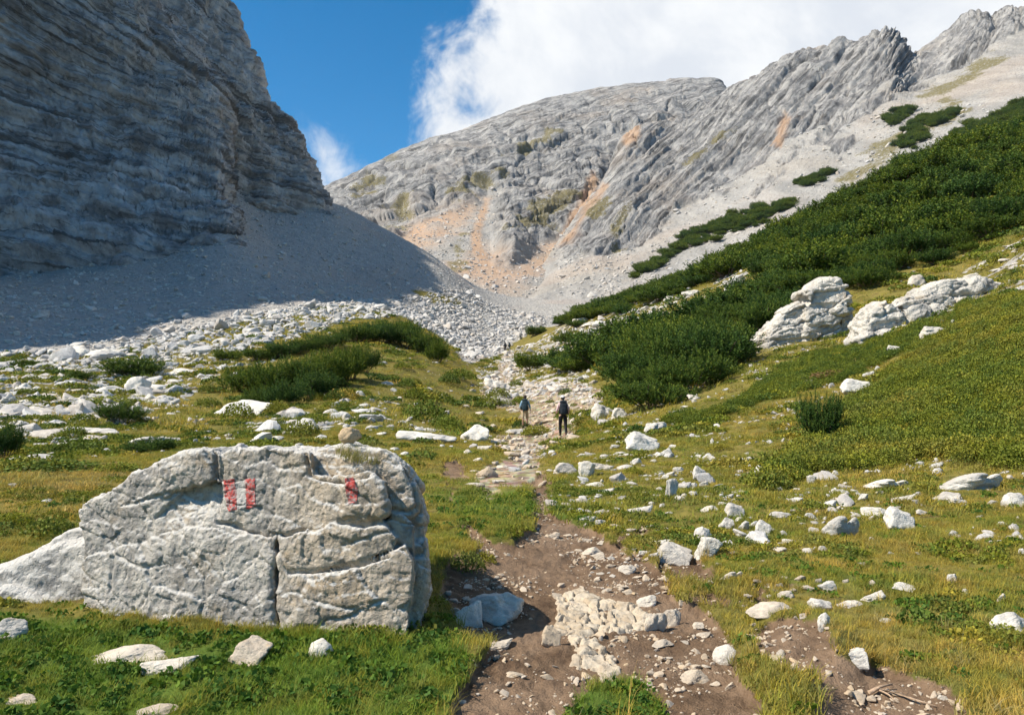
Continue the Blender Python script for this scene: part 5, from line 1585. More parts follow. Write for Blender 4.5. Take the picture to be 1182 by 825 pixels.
# single bushes
pine_at(950, 512, 56, 54, 'small bright green pine bush standing alone at the juniper mat\'s edge')
pine_at(155, 436, 82, 26, 'wide dark pine bush among the white rocks of the rock field')
pine_at(140, 491, 56, 27, 'low dark pine bush in the meadow beyond the painted boulder')
pine_at(6, 530, 44, 40, 'dark round pine bush at the edge of the yellow meadow')
pine_at(175, 522, 64, 20, 'very low spreading pine bush in front of the long white rock')
pine_at(260, 418, 40, 15, 'small pine bush at the scree edge beside the hillock')
pine_at(92, 440, 30, 13, 'tiny pine bush between pale slabs of the rock field')
pine_at(613, 428, 44, 22, 'dense pine bush beside the trail above the two hikers')
pine_at(660, 398, 44, 18, 'pine bush among white rocks where the trail enters the scree')
pine_at(618, 388, 32, 12, 'pine bush hugging the scree\'s edge near the far walkers')
pine_at(30, 425, 34, 10, 'flat pine bush at the rusty grass edge under the shadow line')
G1 = 'pines of the hillock thicket'
for px, by, w_, h_ in [(285,455,60,34),(312,458,60,40),(345,455,70,44),(378,450,64,46),(405,442,56,46),(330,470,56,30),(365,462,60,32),(300,470,44,24),(420,432,40,30)]:
    pine_at(px, by, w_, h_, 'dark pine with bare brown lower twigs in the thicket on the grassy hillock', G1)
G2 = 'pines along the hillock crest'
for px, by, w_, h_ in [(300,418,44,16),(325,414,46,18),(350,409,46,18),(378,404,50,20),(410,397,54,22),(440,397,60,26),(468,402,56,30),(492,412,46,30),(505,420,30,26),(455,390,50,20)]:
    pine_at(px, by, w_, h_, 'dark green pine along the crest of the grassy hillock against the scree', G2)
# the thickets of the slope
TH = [
 [(736,446),(742,470),(760,474),(795,458),(822,432),(842,408),(872,392),(900,372),(930,338),(985,338),(1060,312),(1120,292),(1172,258),(1300,200),(1300,60),(1182,150),(1135,165),(1060,188),(1010,206),(960,246),(900,272),(880,290),(885,320),(860,345),(830,360),(780,380),(760,402),(742,420)],
 [(645,428),(652,436),(700,424),(755,408),(790,382),(765,382),(725,396),(695,406),(655,418)],
 [(644,374),(660,378),(700,368),(760,348),(850,315),(900,300),(960,262),(900,272),(850,292),(760,330),(700,350)],
]
cands = []
rr = np.random.default_rng(77)
for d0, d1, n_ in ((28, 60, 9000), (60, 180, 16000)):
    x, y = polar_pts(n_, d0, d1, 0.02, 1.0)
    z_ = gz_at(x, y); a, b = project(np.stack([x, y, z_], 1))
    m = np.zeros(len(x), bool)
    hole = fbm(np.stack([x, y, z_ * 0 + 31], 1) / 6.5, 3) > .30
    nn = fbm(np.stack([x, y, z_ * 0], 1) / 5.0, 3) * 14
    for poly in TH: m |= (poly_sd(a, b, poly) + nn < 0)
    m &= ~hole
    # keep only ground that faces the viewer (not behind the slope's brow)
    cands += list(zip(x[m], y[m]))
cands = np.array(cands); rr.shuffle(cands)
cell = {}
picked = []
for x, y in cands:
    sp_ = 1.45 + 0.014 * y
    k = (int(x // 3), int(y // 3)); good = True
    for i in (-1, 0, 1):
        for j in (-1, 0, 1):
            for (qx, qy) in cell.get((k[0] + i, k[1] + j), ()):
                if (qx - x) ** 2 + (qy - y) ** 2 < sp_ ** 2: good = False
    if good:
        cell.setdefault(k, []).append((x, y)); picked.append((x, y))
picked = np.array(picked)
# visible ones first: those whose top is not hidden behind the slope in front
def visible(x, y, h):
    z0 = float(gz_at(x, y)) + h; n = 60
    ts = np.linspace(.08, .97, n)
    return bool((1.6 + (z0 - 1.6) * ts > gz_at(x * ts, y * ts) - .1).all())
picked = np.array([p for p in picked if abs(p[0] / p[1]) < .76 and visible(p[0], p[1], 2.2)])
order = np.argsort(picked[:, 1])
picked = picked[order]
print('pines', len(picked))
NIND = 268
for i, (x, y) in enumerate(picked[:NIND]):
    s = (1.2 + 0.011 * y) * random.choice((.55, .8, 1.0, 1.0, 1.2, 1.45)) * random.uniform(.85, 1.15)
    put_pine(x, y, s, random.uniform(.55, 1.05) * (1.15 if y < 50 else .85), 'dark green dwarf pine in the dense thicket climbing the sunny slope', 'dwarf pines of the sunny slope', far=y > 58)
rest = picked[NIND:]
def pine_sources(lst):
    out = []
    for fm, bm in lst:
        n = len(fm.vertices); V = np.empty(n * 3, f32); fm.vertices.foreach_get('co', V)
        sh = np.empty(n, f32); fm.attributes['shade'].data.foreach_get('value', sh)
        tp = np.empty(n, f32); fm.attributes['tip'].data.foreach_get('value', tp)
        out.append((V.reshape(-1, 3), np.arange(n).reshape(-1, 4), dict(shade=sh, tip=tp)))
    return out
PSRC = pine_sources(PINEF)
def pine_stuff(pts, smin, smax, hz, label):
    n_ = len(pts)
    s = rr.uniform(smin, smax, n_)
    scatter('dwarf_pine_thicket', PSRC, pts, np.stack([np.zeros(n_), np.zeros(n_), rr.uniform(0, 6.28, n_)], 1), np.stack([s, s, s * hz], 1), rr.integers(0, len(PSRC), n_), M_PINE, label, 'thicket')
if len(rest):
    pine_stuff(np.stack([rest[:, 0], rest[:, 1], gz_at(rest[:, 0], rest[:, 1]) - .1], 1), 1.6, 3.0, .6, 'unbroken dark dwarf pine cover on the upper part of the sunny slope')
# far patches on the scree of the big ridge: find the surface by casting at it
bv2 = BVHTree.FromPolygons([tuple(v) for v in FARV[::1]], [tuple(q) for q in FARF])
PT = [[(765,292),(800,268),(845,248),(880,238),(915,228),(912,242),(880,262),(845,272),(810,282),(775,297)],
      [(918,214),(955,197),(962,200),(930,216)], [(1022,140),(1048,126),(1052,130),(1030,146)], [(1043,152),(1068,136),(1072,141),(1050,157)], [(1072,142),(1098,128),(1102,133),(1078,147)],
      [(1035,168),(1062,152),(1068,158),(1040,175)], [(1095,168),(1120,145),(1182,120),(1230,110),(1230,140),(1182,150),(1120,166)], [(730,318),(765,297),(790,290),(770,300),(735,322)]]
fp = []
for q, poly in enumerate(PT):
    poly = np.array(poly, float)
    n_ = 900 if q in (0, 6) else 160
    for _ in range(n_):
        x = rr.uniform(poly[:, 0].min(), poly[:, 0].max()); y = rr.uniform(poly[:, 1].min(), poly[:, 1].max())
        nn = fbm(np.array([[x / 9, y / 6, q]]), 3)[0]
        if poly_sd(np.array([x]), np.array([y]), poly)[0] + (nn * 15 + (2.5 if q == 0 else 0)) < 0:
            d = Vector(at(x, y, 1.0) - CAM).normalized()
            l, nrm, i, dist = bv2.ray_cast(Vector(CAM), d)
            if l is not None: fp.append(tuple(l))
fp = np.array(fp)
pine_stuff(fp, 1.5, 4.2, .8, 'patches of dark dwarf pine on the pale scree of the far ridge')
print('pines done', time.time() - T0, len(fp))

# ================================================================== low dark shrubs of the meadow
SH_SRC = [leaves(900, 1.0, .75, .11, 300 + i, .4) for i in range(4)]
SHM = [mk_mesh('alpine_shrub', s[0], s[1], False, (M_SHRUB,), s[2]) for s in SH_SRC]
def shrub(px, by, w, h, tint, label, group=None):
    p = hit(px, by); D = p[1]; s = w / F_PX * D / 2
    y = D + s * .5; x = p[0] * y / D
    o = link('alpine_shrub', random.choice(SHM)); o.location = (x, y, float(gz_at(x, y)) - .03)
    o.scale = (s, s * .9, h / F_PX * D / .75); o.rotation_euler = (0, 0, random.uniform(0, 6.28)); o['tint'] = float(tint)
    tag(o, label, 'shrub', group)
shrub(490, 487, 62, 26, .30, 'dark rounded shrub on the hillock above the broad white rock')
shrub(275, 484, 40, 20, .25, 'dark shrub at the foot of the leaning white slab')
shrub(88, 524, 62, 18, .22, 'low dark shrub between the rock field and the yellow meadow')
shrub(60, 545, 120, 14, .30, 'long flat strip of dark heath along the back of the yellow meadow')
shrub(135, 545, 60, 13, .35, 'end of the dark heath strip nearest the painted boulder'.replace('nearest', 'beside'))
shrub(55, 620, 70, 26, .40, 'olive shrub in the yellow meadow beside the boulder\'s far end')
shrub(15, 605, 50, 14, .35, 'small olive shrub at the meadow\'s outer edge')
shrub(40, 585, 44, 9, .45, 'flat mossy shrub in the middle of the yellow meadow')
shrub(320, 480, 34, 18, .45, 'olive shrub below the hillock pine thicket')
shrub(350, 505, 44, 20, .50, 'yellowish shrub among stones behind the painted boulder')
shrub(395, 462, 46, 14, .75, 'reddish brown shrub beneath the hillock pine thicket')
shrub(470, 448, 24, 12, .35, 'small dark shrub on the open flank of the hillock')
shrub(520, 500, 40, 22, .35, 'dark shrub between the broad white rock and the grey rock')
shrub(530, 440, 44, 14, .25, 'dark heath on the shady flank of the hillock gully')
shrub(130, 560 - 92, 70, 10, .3, 'flat dark shrub among slabs at the rock field\'s lower edge')
shrub(240, 500 - 30, 36, 12, .4, 'olive shrub tucked behind the leaning white slab')
shrub(540, 660, 44, 24, .55, 'leafy brown green shrub between the boulder and the trail')
shrub(560, 650, 30, 14, .5, 'smaller leafy shrub at the trail edge by the boulder')
shrub(965, 438, 60, 10, .98, 'rust brown heath patch around the white jagged rock')
for px, by, w_, h_ in [(870,540,30,8),(905,560,30,8),(1130,590,40,9),(1075,620,36,9),(935,628,40,9),(860,628,36,10),(990,645,40,9),(1100,680,40,10),(700,535,30,8),(650,560,26,8),(830,520,34,8),(1020,600,30,9),(730,548,30,10),(800,540,28,9)]:
    shrub(px, by, w_, h_, random.uniform(.4, .6), 'low olive tuft of heath growing in the slope turf', 'heath tufts in the slope turf')
for (label_, grp_, poly_, n_) in (('low dark green heath shrub among the white slabs of the rock field', 'heath shrubs of the rock field', [(0,430),(120,425),(240,425),(300,440),(240,480),(160,500),(0,520)], 26),
                                   ('low olive heath shrub on the grassy hillock behind the painted boulder', 'heath shrubs of the hillock', [(300,480),(330,455),(440,410),(500,425),(545,460),(530,500),(440,500),(330,505)], 24),
                                   ('small dark heath shrub beside the stony trail near the hikers', 'heath shrubs along the stony trail', [(540,450),(570,430),(680,440),(700,480),(660,500),(560,510)], 14)):
    k_ = 0
    while k_ < n_:
        xx = random.uniform(0, 720); yy = random.uniform(405, 525)
        if poly_sd(np.array([xx]), np.array([yy]), poly_)[0] < 0:
            w_ = random.uniform(14, 40) * (.5 + (yy - 400) / 180.0)
            shrub(xx, yy, w_, w_ * random.uniform(.25, .45), random.uniform(.1, .5), label_, grp_); k_ += 1
# dry grass cushion growing on top of the boulder
for px, py, n_ in ((416, 524, 60),):
    while True:
        l, n = on_boulder(px, py)
        if l is not None: break
        py += 1
    print('tuft', py)
    src = blades(620, .17, .04, .12, .0045, 1.0, 401, 3, .8)
    me = mk_mesh('grass_tuft', src[0], src[1], False, (M_GRASS,), src[2])
    o = link('grass_tuft', me); o.location = l - Vector((0, -.02, .012)); o['tint'] = .74
    o.rotation_euler = (.15, .2, 0)
    tag(o, 'dry brown grass tuft growing on top of the painted boulder', 'grass tuft')
l, n = on_boulder(98, 610)
# ---- stones of the scree: too many to count
def rock_sources(kinds, cnt, seed):
    out = []
    for i in range(cnt):
        me = PROTO[(seed + i * 3) % len(PROTO)]
        V = np.empty(len(me.vertices) * 3, f32); me.vertices.foreach_get('co', V)
        Fq = np.empty(len(me.loops), np.int32); me.loops.foreach_get('vertex_index', Fq)
        out.append((V.reshape(-1, 3), Fq.reshape(-1, 4)))
    return out
def low_rock(seed):
    r = np.random.default_rng(seed)
    n = 11; ax = np.linspace(-1.3, 1.3, n)
    X, Y, Z = np.meshgrid(ax, ax, ax, indexing='ij'); P = np.stack([X.ravel(), Y.ravel(), Z.ravel()], 1)
    nr = r.normal(size=(11, 3)); nr /= np.linalg.norm(nr, axis=1)[:, None]
    S = (P @ nr.T - r.uniform(.5, .95, 11)).max(1)
    V, Q = surface_nets(S.reshape(n, n, n), (-1.3,) * 3, ax[1] - ax[0])
    lo, hi = V.min(0), V.max(0)
    return ((V - (lo + hi) / 2) / (hi - lo)), Q
LR = [low_rock(500 + i) for i in range(14)]
def stone_field(n, d0, d1, smed, sig, smax, cond, tone, label, name='scree_stones', cat='scree', flat=.7, u0=-.8, u1=.8, lift=.10):
    x, y = polar_pts(n, d0, d1, u0, u1)
    ok = cond(x, y); x, y = x[ok], y[ok]; m = len(x)
    s = np.minimum(smed * np.exp(rng.normal(0, sig, m)), smax)
    scl = np.stack([s * rng.uniform(.8, 1.5, m), s * rng.uniform(.7, 1.2, m), s * flat * rng.uniform(.6, 1.25, m)], 1)
    rot = np.stack([rng.normal(0, .3, m), rng.normal(0, .3, m), rng.uniform(0, 6.28, m)], 1)
    scatter(name, LR, np.stack([x, y, gz_at(x, y) + lift * s], 1), rot, scl, rng.integers(0, len(LR), m), M_SCREE, label, cat, extra=dict(tone=np.clip(tone + rng.normal(0, .12, m), 0, 1)), smooth=False)
    print('  stones', label[:30], m)
M_SCREE = rock_material('scree_limestone', 1.2, white=(0.52, 0.505, 0.475), grey=(0.37, 0.36, 0.35), pit=0.4)
stone_field(46000, 80, 240, .26, .6, 2.0, lambda x, y: (gm_at('scree', x, y) > .5) & (rng.uniform(0, 1, len(x)) < .8), .05, 'grey white blocks of scree strewn over the slope below the shaded wall')
stone_field(16000, 60, 150, .75, .5, 2.6, lambda x, y: (gm_at('scree', x, y) > .45) & (np.abs(in_band(x, y)) < 1), .0, 'bright coarse blocks along the sunlit foot of the scree') if False else None
def rockfield(x, y):
    a, b = project(np.stack([x, y, gz_at(x, y)], 1))
    n = fbm(np.stack([x, y, x * 0], 1) / 3.0, 3)
    s = poly_sd(a, b, [(-80,420),(120,414),(215,398),(300,402),(330,412),(240,440),(205,475),(150,492),(90,518),(0,530),(-80,530)]) + 26 * n
    s = np.minimum(s, poly_sd(a, b, [(540,430),(575,400),(600,395),(640,378),(700,360),(770,335),(800,345),(740,385),(690,400),(690,440),(720,470),(700,490),(660,470),(600,470),(560,470)]) + 34 * n + 8)
    s = np.minimum(s, poly_sd(a, b, [(330,470),(440,452),(470,480),(520,500),(500,515),(420,500),(300,515),(220,515),(250,495)]) + 40 * n + 10)
    return s < 0
def litband(x, y):
    a, b = project(np.stack([x, y, gz_at(x, y)], 1))
    return (poly_sd(a, b, [(-100,405),(60,405),(180,385),(300,362),(420,348),(500,338),(560,330),(645,340),(640,365),(600,392),(575,410),(540,415),(505,385),(460,366),(400,372),(330,395),(230,410),(120,425),(-100,430)]) + 5 * fbm(np.stack([x, y, x * 0], 1) / 3, 2) < 0)
stone_field(90000, 60, 235, .40, .55, 2.2, litband, .0, 'bright coarse limestone blocks along the sunlit foot of the scree')
stone_field(46000, 24, 150, .30, .6, 1.7, rockfield, .1, 'pale stones massed between the larger rocks of the rock field and valley head', flat=.6, lift=-.08)
stone_field(52000, 12, 110, .10, .6, .4, lambda x, y: gm_at('gravel', x, y) > .35, .55, 'loose beige rubble on the stony part of the trail', 'rubble', 'rubble')
stone_field(36000, 3.3, 12, .013, .7, .07, lambda x, y: (gm_at('dirt', x, y) > .4) & (fbm(np.stack([x, y, x * 0 + 3], 1) / .5, 3) + rng.normal(0, .15, len(x)) > .06), .6, 'fine cream pebbles and grit on the bare trail earth', 'pebbles', 'pebbles', u0=-.15, u1=.62)
stone_field(9000, 10, 90, .10, .6, .5, lambda x, y: (gm_at('dirt', x, y) < .3) & (gm_at('scree', x, y) < .3) & (fbm(np.stack([x, y, x * 0 + 9], 1) / 3.0, 3) > .12), .05, 'tiny pale stones sprinkled through the valley turf', 'pebbles', 'pebbles')

# blocks lying on the far talus
fb = np.concatenate([f[rr.permutation(len(f))[:5200]] for f in FSCR])
m_ = len(fb); s_ = np.minimum(.9 * np.exp(rr.normal(0, .5, m_)), 4.5)
scatter('scree_stones', LR, fb + rr.normal(0, .6, (m_, 3)) * np.array([1, 1, 0]) , rr.uniform(-.4, .4, (m_, 3)) * np.array([1, 1, 7]), np.stack([s_ * rr.uniform(.8, 1.5, m_), s_, s_ * .7], 1), rr.integers(0, len(LR), m_), M_SCREE,
        'grey blocks scattered over the pale talus of the far mountains', 'scree', extra=dict(tone=np.clip(rr.normal(.15, .1, m_), 0, 1)))
stone_field(26000, 7.5, 40, .055, .6, .22, lambda x, y: (x > 0) & (gm_at('dirt', x, y) < .4) & (gm_at('lush', x, y) < .6) & (fbm(np.stack([x, y, x * 0 + 14], 1) / 1.6, 3) > .14), .08, 'small white stones sprinkled in clusters through the turf of the sunny slope', 'pebbles', 'pebbles', u0=.0, u1=.85, lift=.0)
# ---- dry branch on bare earth
mb = MB()
p0 = hit(1003, 803); p1 = hit(1080, 817); p2 = hit(1030, 796); p3 = hit(1035, 812); p4 = hit(1012, 800)
z_ = Vector((0, 0, .018))
mb.tube([Vector(p0) + z_, Vector(p4) + z_ * 1.6, Vector(hit(1040, 806)) + z_ * 1.3, Vector(p1) + z_ * .6], [.011, .010, .007, .003], 6)
mb.tube([Vector(p0) + z_ * .7, Vector(hit(1016, 800)) + z_ * 2.0, Vector(p2) + z_ * 1.8], [.009, .008, .004], 6)
mb.tube([Vector(p4) + z_ * 1.4, Vector(hit(1026, 806)) + z_ * 1.2, Vector(p3) + z_ * .5], [.006, .005, .002], 5)
o = mb.build('dry_branch', M_TWIG); tag(o, 'forked dry branch lying on bare earth at the trail\'s edge', 'branch')
print('shrubs, scree', time.time() - T0)
# ================================================================== hikers
M_SKIN = plain('skin', (0.50, 0.30, 0.21), 0.6, 0.4, 0.06, 8)
M_HAIR = plain('hair', (0.05, 0.035, 0.025), 0.7, 0.3, 0.2, 60)
M_BLUE = plain('pale_blue_shirt', (0.24, 0.36, 0.46), 0.85, 0.1, 0.12, 12)
M_PINK = plain('pale_pink_shirt', (0.62, 0.44, 0.42), 0.85, 0.1, 0.1, 12)
M_KHAKI = plain('khaki_trousers', (0.36, 0.28, 0.17), 0.9, 0.1, 0.12, 12)
M_BLACK = plain('black_trousers', (0.018, 0.018, 0.02), 0.85, 0.15, 0.2, 12)
M_PACK = plain('dark_pack_fabric', (0.022, 0.028, 0.036), 0.8, 0.2, 0.2, 20)
M_PACK2 = plain('dark_teal_pack_fabric', (0.025, 0.045, 0.055), 0.8, 0.2, 0.2, 20)
M_STRAP = plain('pack_webbing', (0.012, 0.012, 0.013), 0.7, 0.2)
M_BOOT = plain('boot_leather', (0.045, 0.030, 0.022), 0.7, 0.3, 0.2, 20)
M_WHITECAP = plain('white_cap_cloth', (0.74, 0.72, 0.70), 0.85, 0.1, 0.05)
M_GREY = plain('grey_cloth', (0.10, 0.11, 0.12), 0.85, 0.1, 0.15)
M_ALU = plain('pole_metal', (0.25, 0.25, 0.26), 0.35, 0.6, 0.1)

def skin_mesh(chains, name, mat, parent, sub=2):
    """chains: list of [(point, radius)...]; first point of later chains may repeat an earlier point to join on"""
    pts, rad, edges, key = [], [], [], {}
    def vid(p, r):
        k = tuple(round(c, 4) for c in p)
        if k not in key:
            key[k] = len(pts); pts.append(p); rad.append(r)
        return key[k]
    for ch in chains:
        prev = None
        for p, r in ch:
            i = vid(p, r)
            if prev is not None and prev != i: edges.append((prev, i))
            prev = i
    me = bpy.data.meshes.new(name); me.from_pydata(pts, edges, [])
    o = bpy.data.objects.new(name, me); COL.objects.link(o)
    sk = o.modifiers.new('skin', 'SKIN')
    for i, r in enumerate(rad):
        sv = me.skin_vertices[0].data[i]
        sv.radius = r if isinstance(r, tuple) else (r, r)
        sv.use_root = (i == 0)
    ss = o.modifiers.new('sub', 'SUBSURF'); ss.levels = sub; ss.render_levels = sub
    dg = bpy.context.evaluated_depsgraph_get()
    ev = o.evaluated_get(dg)
    m2 = bpy.data.meshes.new_from_object(ev)
    bpy.data.objects.remove(o)
    m2.name = name; m2.materials.clear(); m2.materials.append(mat)
    for p in m2.polygons: p.use_smooth = True
    return link(name, m2, parent)

def rbox(mb, c, s, r=.3, seg=5):
    """superellipsoid-like padded box"""
    V, Fc = [], []
    n = 16; m = 10
    for j in range(m + 1):
        v = -math.pi / 2 + math.pi * j / m
        for i in range(n):
            u = 2 * math.pi * i / n
            f = lambda w: math.copysign(abs(w) ** (r), w)
            V.append((c[0] + s[0] * f(math.cos(v)) * f(math.cos(u)), c[1] + s[1] * f(math.cos(v)) * f(math.sin(u)), c[2] + s[2] * f(math.sin(v))))
    for j in range(m):
        for i in range(n):
            Fc.append((j * n + i, j * n + (i + 1) % n, (j + 1) * n + (i + 1) % n, (j + 1) * n + i))
    mb.add(V, Fc)

def hiker(loc, rz, shirt, legs_m, shorts, hat, pack_m, lab, plab, polelab, stride=1, tall=1.75, detail=True, hair_m=None):
    """walks towards local +Y (away from the viewer), leaning slightly forward"""
    root = empty('person', loc, rz); k = tall / 1.75
    root.scale = (k, k, k)
    tag(root, lab, 'person')
    s = stride
    hipL, hipR = (-.10, 0, .92), (.10, 0, .92)
    # one leg forward, one back
    kneeL, ankL, toeL = (-.11, .16 * s, .50), (-.11, .06 * s + .06, .09), (-.12, .06 * s + .25, .04)
    kneeR, ankR, toeR = (.11, .05 * -s + .06, .50), (.12, -.20 * s, .10), (.13, -.20 * s + .19, .035)
    pel, wai, che, nec, hd0, hd1 = (0, 0, .95), (0, .02, 1.10), (0, .06, 1.33), (0, .09, 1.47), (0, .11, 1.57), (0, .115, 1.69)
    shL, shR = (-.17, .065, 1.40), (.17, .065, 1.40)
    elL, elR = (-.255, .05, 1.13), (.26, .06, 1.13)
    wrL, wrR = (-.25, .26, 1.02), (.27, .25, 1.00)
    def hand(w, sg):
        h = (w[0], w[1] + .07, w[2] - .01)
        ch = [[(w, .026), (h, (.034, .020))]]
        for q in range(4):
            b = (h[0] + (q - 1.5) * .016, h[1] + .028, h[2] + .004)
            e1 = (b[0], b[1] + .030 - abs(q - 1.4) * .003, b[2] - .018); e2 = (b[0], e1[1] - .004, e1[2] - .026)
            ch.append([(h, (.034, .020)), (b, .0092), (e1, .0085), (e2, .0075)])
        tb = (h[0] - sg * .030, h[1] + .008, h[2] + .002)
        ch.append([(h, (.034, .020)), (tb, .0105), (tb[0] - sg * .002 + sg * .012, tb[1] + .03, tb[2] - .02)] if False else [(h, (.034, .020)), (tb, .0105), ((tb[0] + sg * .010, tb[1] + .030, tb[2] - .014), .008)])
        return ch
    body = [[(pel, (.145, .105)), (wai, (.125, .095)), (che, (.155, .105)), (nec, .058), (hd0, (.072, .082)), (hd1, (.074, .088)), ((0, .11, 1.755), (.045, .055))],
            [(pel, (.145, .105)), (hipL, .088), (kneeL, .056), (ankL, .038), (toeL, .030)], [(pel, (.145, .105)), (hipR, .088), (kneeR, .056), (ankR, .038), (toeR, .030)],
            [(che, (.155, .105)), (shL, .058), (elL, .042), (wrL, .026)], [(che, (.155, .105)), (shR, .058), (elR, .042), (wrR, .026)]]
    body += hand(wrL, -1) + hand(wrR, 1)
    # ears and nose
    body += [[(hd1, (.074, .088)), ((-.083, .105, 1.655), .014)], [(hd1, (.074, .088)), ((.083, .105, 1.655), .014)], [(hd0, (.072, .082)), ((0, .205, 1.63), .016)]]
    skin_mesh(body, 'body', M_SKIN, root)
    lerp = lambda a, b, t: tuple(a[i] + (b[i] - a[i]) * t for i in range(3))
    slee = .97 if not shorts else .92
    skin_mesh([[(pel, (.15, .112)), (wai, (.142, .112)), (che, (.172, .122)), ((0, .08, 1.44), .085)],
               [(che, (.172, .122)), (shL, .072), (elL, .056), (lerp(elL, wrL, slee), .040)], [(che, (.172, .122)), (shR, .072), (elR, .056), (lerp(elR, wrR, slee), .040)]], 'shirt', shirt, root)
    if shorts:
        tr = [[((0, 0, .99), (.155, .12)), (pel, (.16, .122)), (hipL, .105), (lerp(hipL, kneeL, .75), .086), (lerp(hipL, kneeL, 1.0), .082)], [(pel, (.16, .122)), (hipR, .105), (lerp(hipR, kneeR, .75), .086), (lerp(hipR, kneeR, 1.0), .082)]]
    else:
        tr = [[((0, 0, .99), (.155, .12)), (pel, (.16, .122)), (hipL, .108), (kneeL, .078), (ankL, .062)], [(pel, (.16, .122)), (hipR, .108), (kneeR, .078), (ankR, .062)]]
    skin_mesh(tr, 'shorts' if shorts else 'trousers', legs_m, root)
    for a, t_ in ((ankL, toeL), (ankR, toeR)):
        up_ = (a[0], a[1] - .005, a[2] + .09)
        skin_mesh([[(up_, .052), (a, .054), ((a[0], a[1] - .02, a[2] - .035), .045), (t_, (.046, .036))]], 'boot', M_BOOT, root)
    if hat == 'cap':
        mb = MB(); V, Fc = [], []
        for j in range(7):
            v = math.pi / 2 * j / 6
            for i in range(18):
                u = 2 * math.pi * i / 18
                V.append((.098 * math.cos(u) * math.cos(v), .115 + .112 * math.sin(u) * math.cos(v), 1.685 + .105 * math.sin(v)))
        for j in range(6):
            for i in range(18): Fc.append((j * 18 + i, j * 18 + (i + 1) % 18, (j + 1) * 18 + (i + 1) % 18, (j + 1) * 18 + i))
        mb.add(V, Fc)
        V = []; Fc = []
        for i in range(9):
            u = math.pi * (.12 + .76 * i / 8)
            V.append((.096 * math.cos(u), .115 + .110 * math.sin(u), 1.69)); V.append((.105 * math.cos(u), .135 + .20 * math.sin(u), 1.672)); V.append((.105 * math.cos(u), .135 + .20 * math.sin(u), 1.664)); V.append((.096 * math.cos(u), .115 + .110 * math.sin(u), 1.68))
        for i in range(8):
            b = i * 4
            Fc += [(b, b + 1, b + 5, b + 4), (b + 1, b + 2, b + 6, b + 5), (b + 2, b + 3, b + 7, b + 6)]
        mb.add(V, Fc); mb.build('cap', M_WHITECAP, root)
    mb = MB(); rbox(mb, (0, .09, 1.665), (.088, .088, .085 if hat else .105), .8); mb.build('hair', hair_m or M_HAIR, root)
    # backpack: a thing of its own
    pk = empty('backpack', loc, rz); pk.scale = (k, k, k)
    tag(pk, plab, 'backpack')
    mb = MB(); rbox(mb, (0, -.16, 1.20), (.165, .12, .27), .45); mb.build('main_bag', pack_m, pk)
    mb = MB(); rbox(mb, (0, -.15, 1.50), (.150, .115, .065), .5); mb.build('lid', pack_m, pk)
    mb = MB(); rbox(mb, (0, -.285, 1.12), (.11, .035, .14), .5); mb.build('front_pocket', pack_m, pk)
    for sg in (-1, 1):
        mb = MB(); rbox(mb, (sg * .175, -.16, 1.06), (.03, .07, .10), .5); mb.build('side_pocket', M_STRAP, pk)
        mb = MB(); mb.tube([(sg * .09, -.08, 1.46), (sg * .11, .05, 1.515), (sg * .12, .185, 1.42), (sg * .13, .20, 1.28), (sg * .16, .06, 1.10), (sg * .13, -.06, 1.02)], [.018] * 6, 6); mb.build('shoulder_strap', M_STRAP, pk)
    mb = MB(); mb.tube([(-.14, -.06, .99), (-.17, .04, .99), (-.10, .14, .99), (.10, .14, .99), (.17, .04, .99), (.14, -.06, .99)], [.02] * 6, 6); mb.build('hip_belt', M_STRAP, pk)
    if polelab:
        cz = Matrix.Rotation(rz, 3, 'Z')
        for (w, lb) in polelab:
            wr = wrL if w < 0 else wrR
            gp = Vector((wr[0], wr[1] + .095, wr[2] - .01)) * k
            tip = Vector((wr[0] + .03 * w, wr[1] + .02, .0)) * k
            po = empty('trekking_pole', loc, rz)
            tag(po, lb, 'trekking pole')
            tipw = cz @ tip + Vector(loc); tz = float(gz_at(tipw.x, tipw.y)) - loc[2]; tip.z = tz
            mb = MB(); mb.tube([gp, tip], [.008, .005], 6); mb.build('shaft', M_ALU, po)
            dn = (gp - tip).normalized()
            mb = MB(); mb.tube([gp - dn * .07, gp + dn * .07], [.015, .017], 8); mb.build('grip', M_STRAP, po)
            mb = MB(); mb.tube([tip + dn * .05, tip + dn * .058], [.03, .03], 10); mb.build('basket', M_STRAP, po)
    return root
def gpos(px, by):
    p = hit(px, by); return (float(p[0]), float(p[1]), float(gz_at(p[0], p[1])) - .01)
q = gpos(650, 503); Dq = q[1]; t1 = 46 / F_PX * Dq; print('hiker1', q, t1)
hiker(q, .05, M_PINK, M_BLACK, False, 'cap', M_PACK, 'hiker in a white cap, pale top and black trousers walking up the trail', 'dark backpack on the hiker in the white cap',
      [(1, 'trekking pole held by the hiker in the white cap')], 1, min(max(t1, 1.55), 1.95))
q = gpos(606, 494); Dq = q[1]; t2 = 38 / F_PX * Dq; print('hiker2', q, t2)
hiker(q, -.05, M_BLUE, M_KHAKI, True, None, M_PACK2, 'hiker in pale blue top and khaki shorts walking up the trail', 'tall dark teal backpack on the hiker in pale blue',
      [(1, 'trekking pole in the outer hand of the hiker in pale blue')], -1, min(max(t2, 1.5), 1.95))
q = gpos(583, 407); Dq = q[1]; print('far', q)
hiker(q, .1, M_GREY, M_BLACK, False, None, M_PACK, 'tiny distant walker in dark clothes where the trail meets the scree', 'black backpack of the distant walker in dark clothes', None, 1, 1.75)
q2 = gpos(588, 406)
hiker(q2, .0, M_KHAKI, M_GREY, False, None, M_PACK2, 'tiny distant walker in brown top beside the one in dark clothes', 'dark teal backpack of the distant walker in brown', None, -1, 1.7)
print('people', time.time() - T0)
HAZE = 0.00004
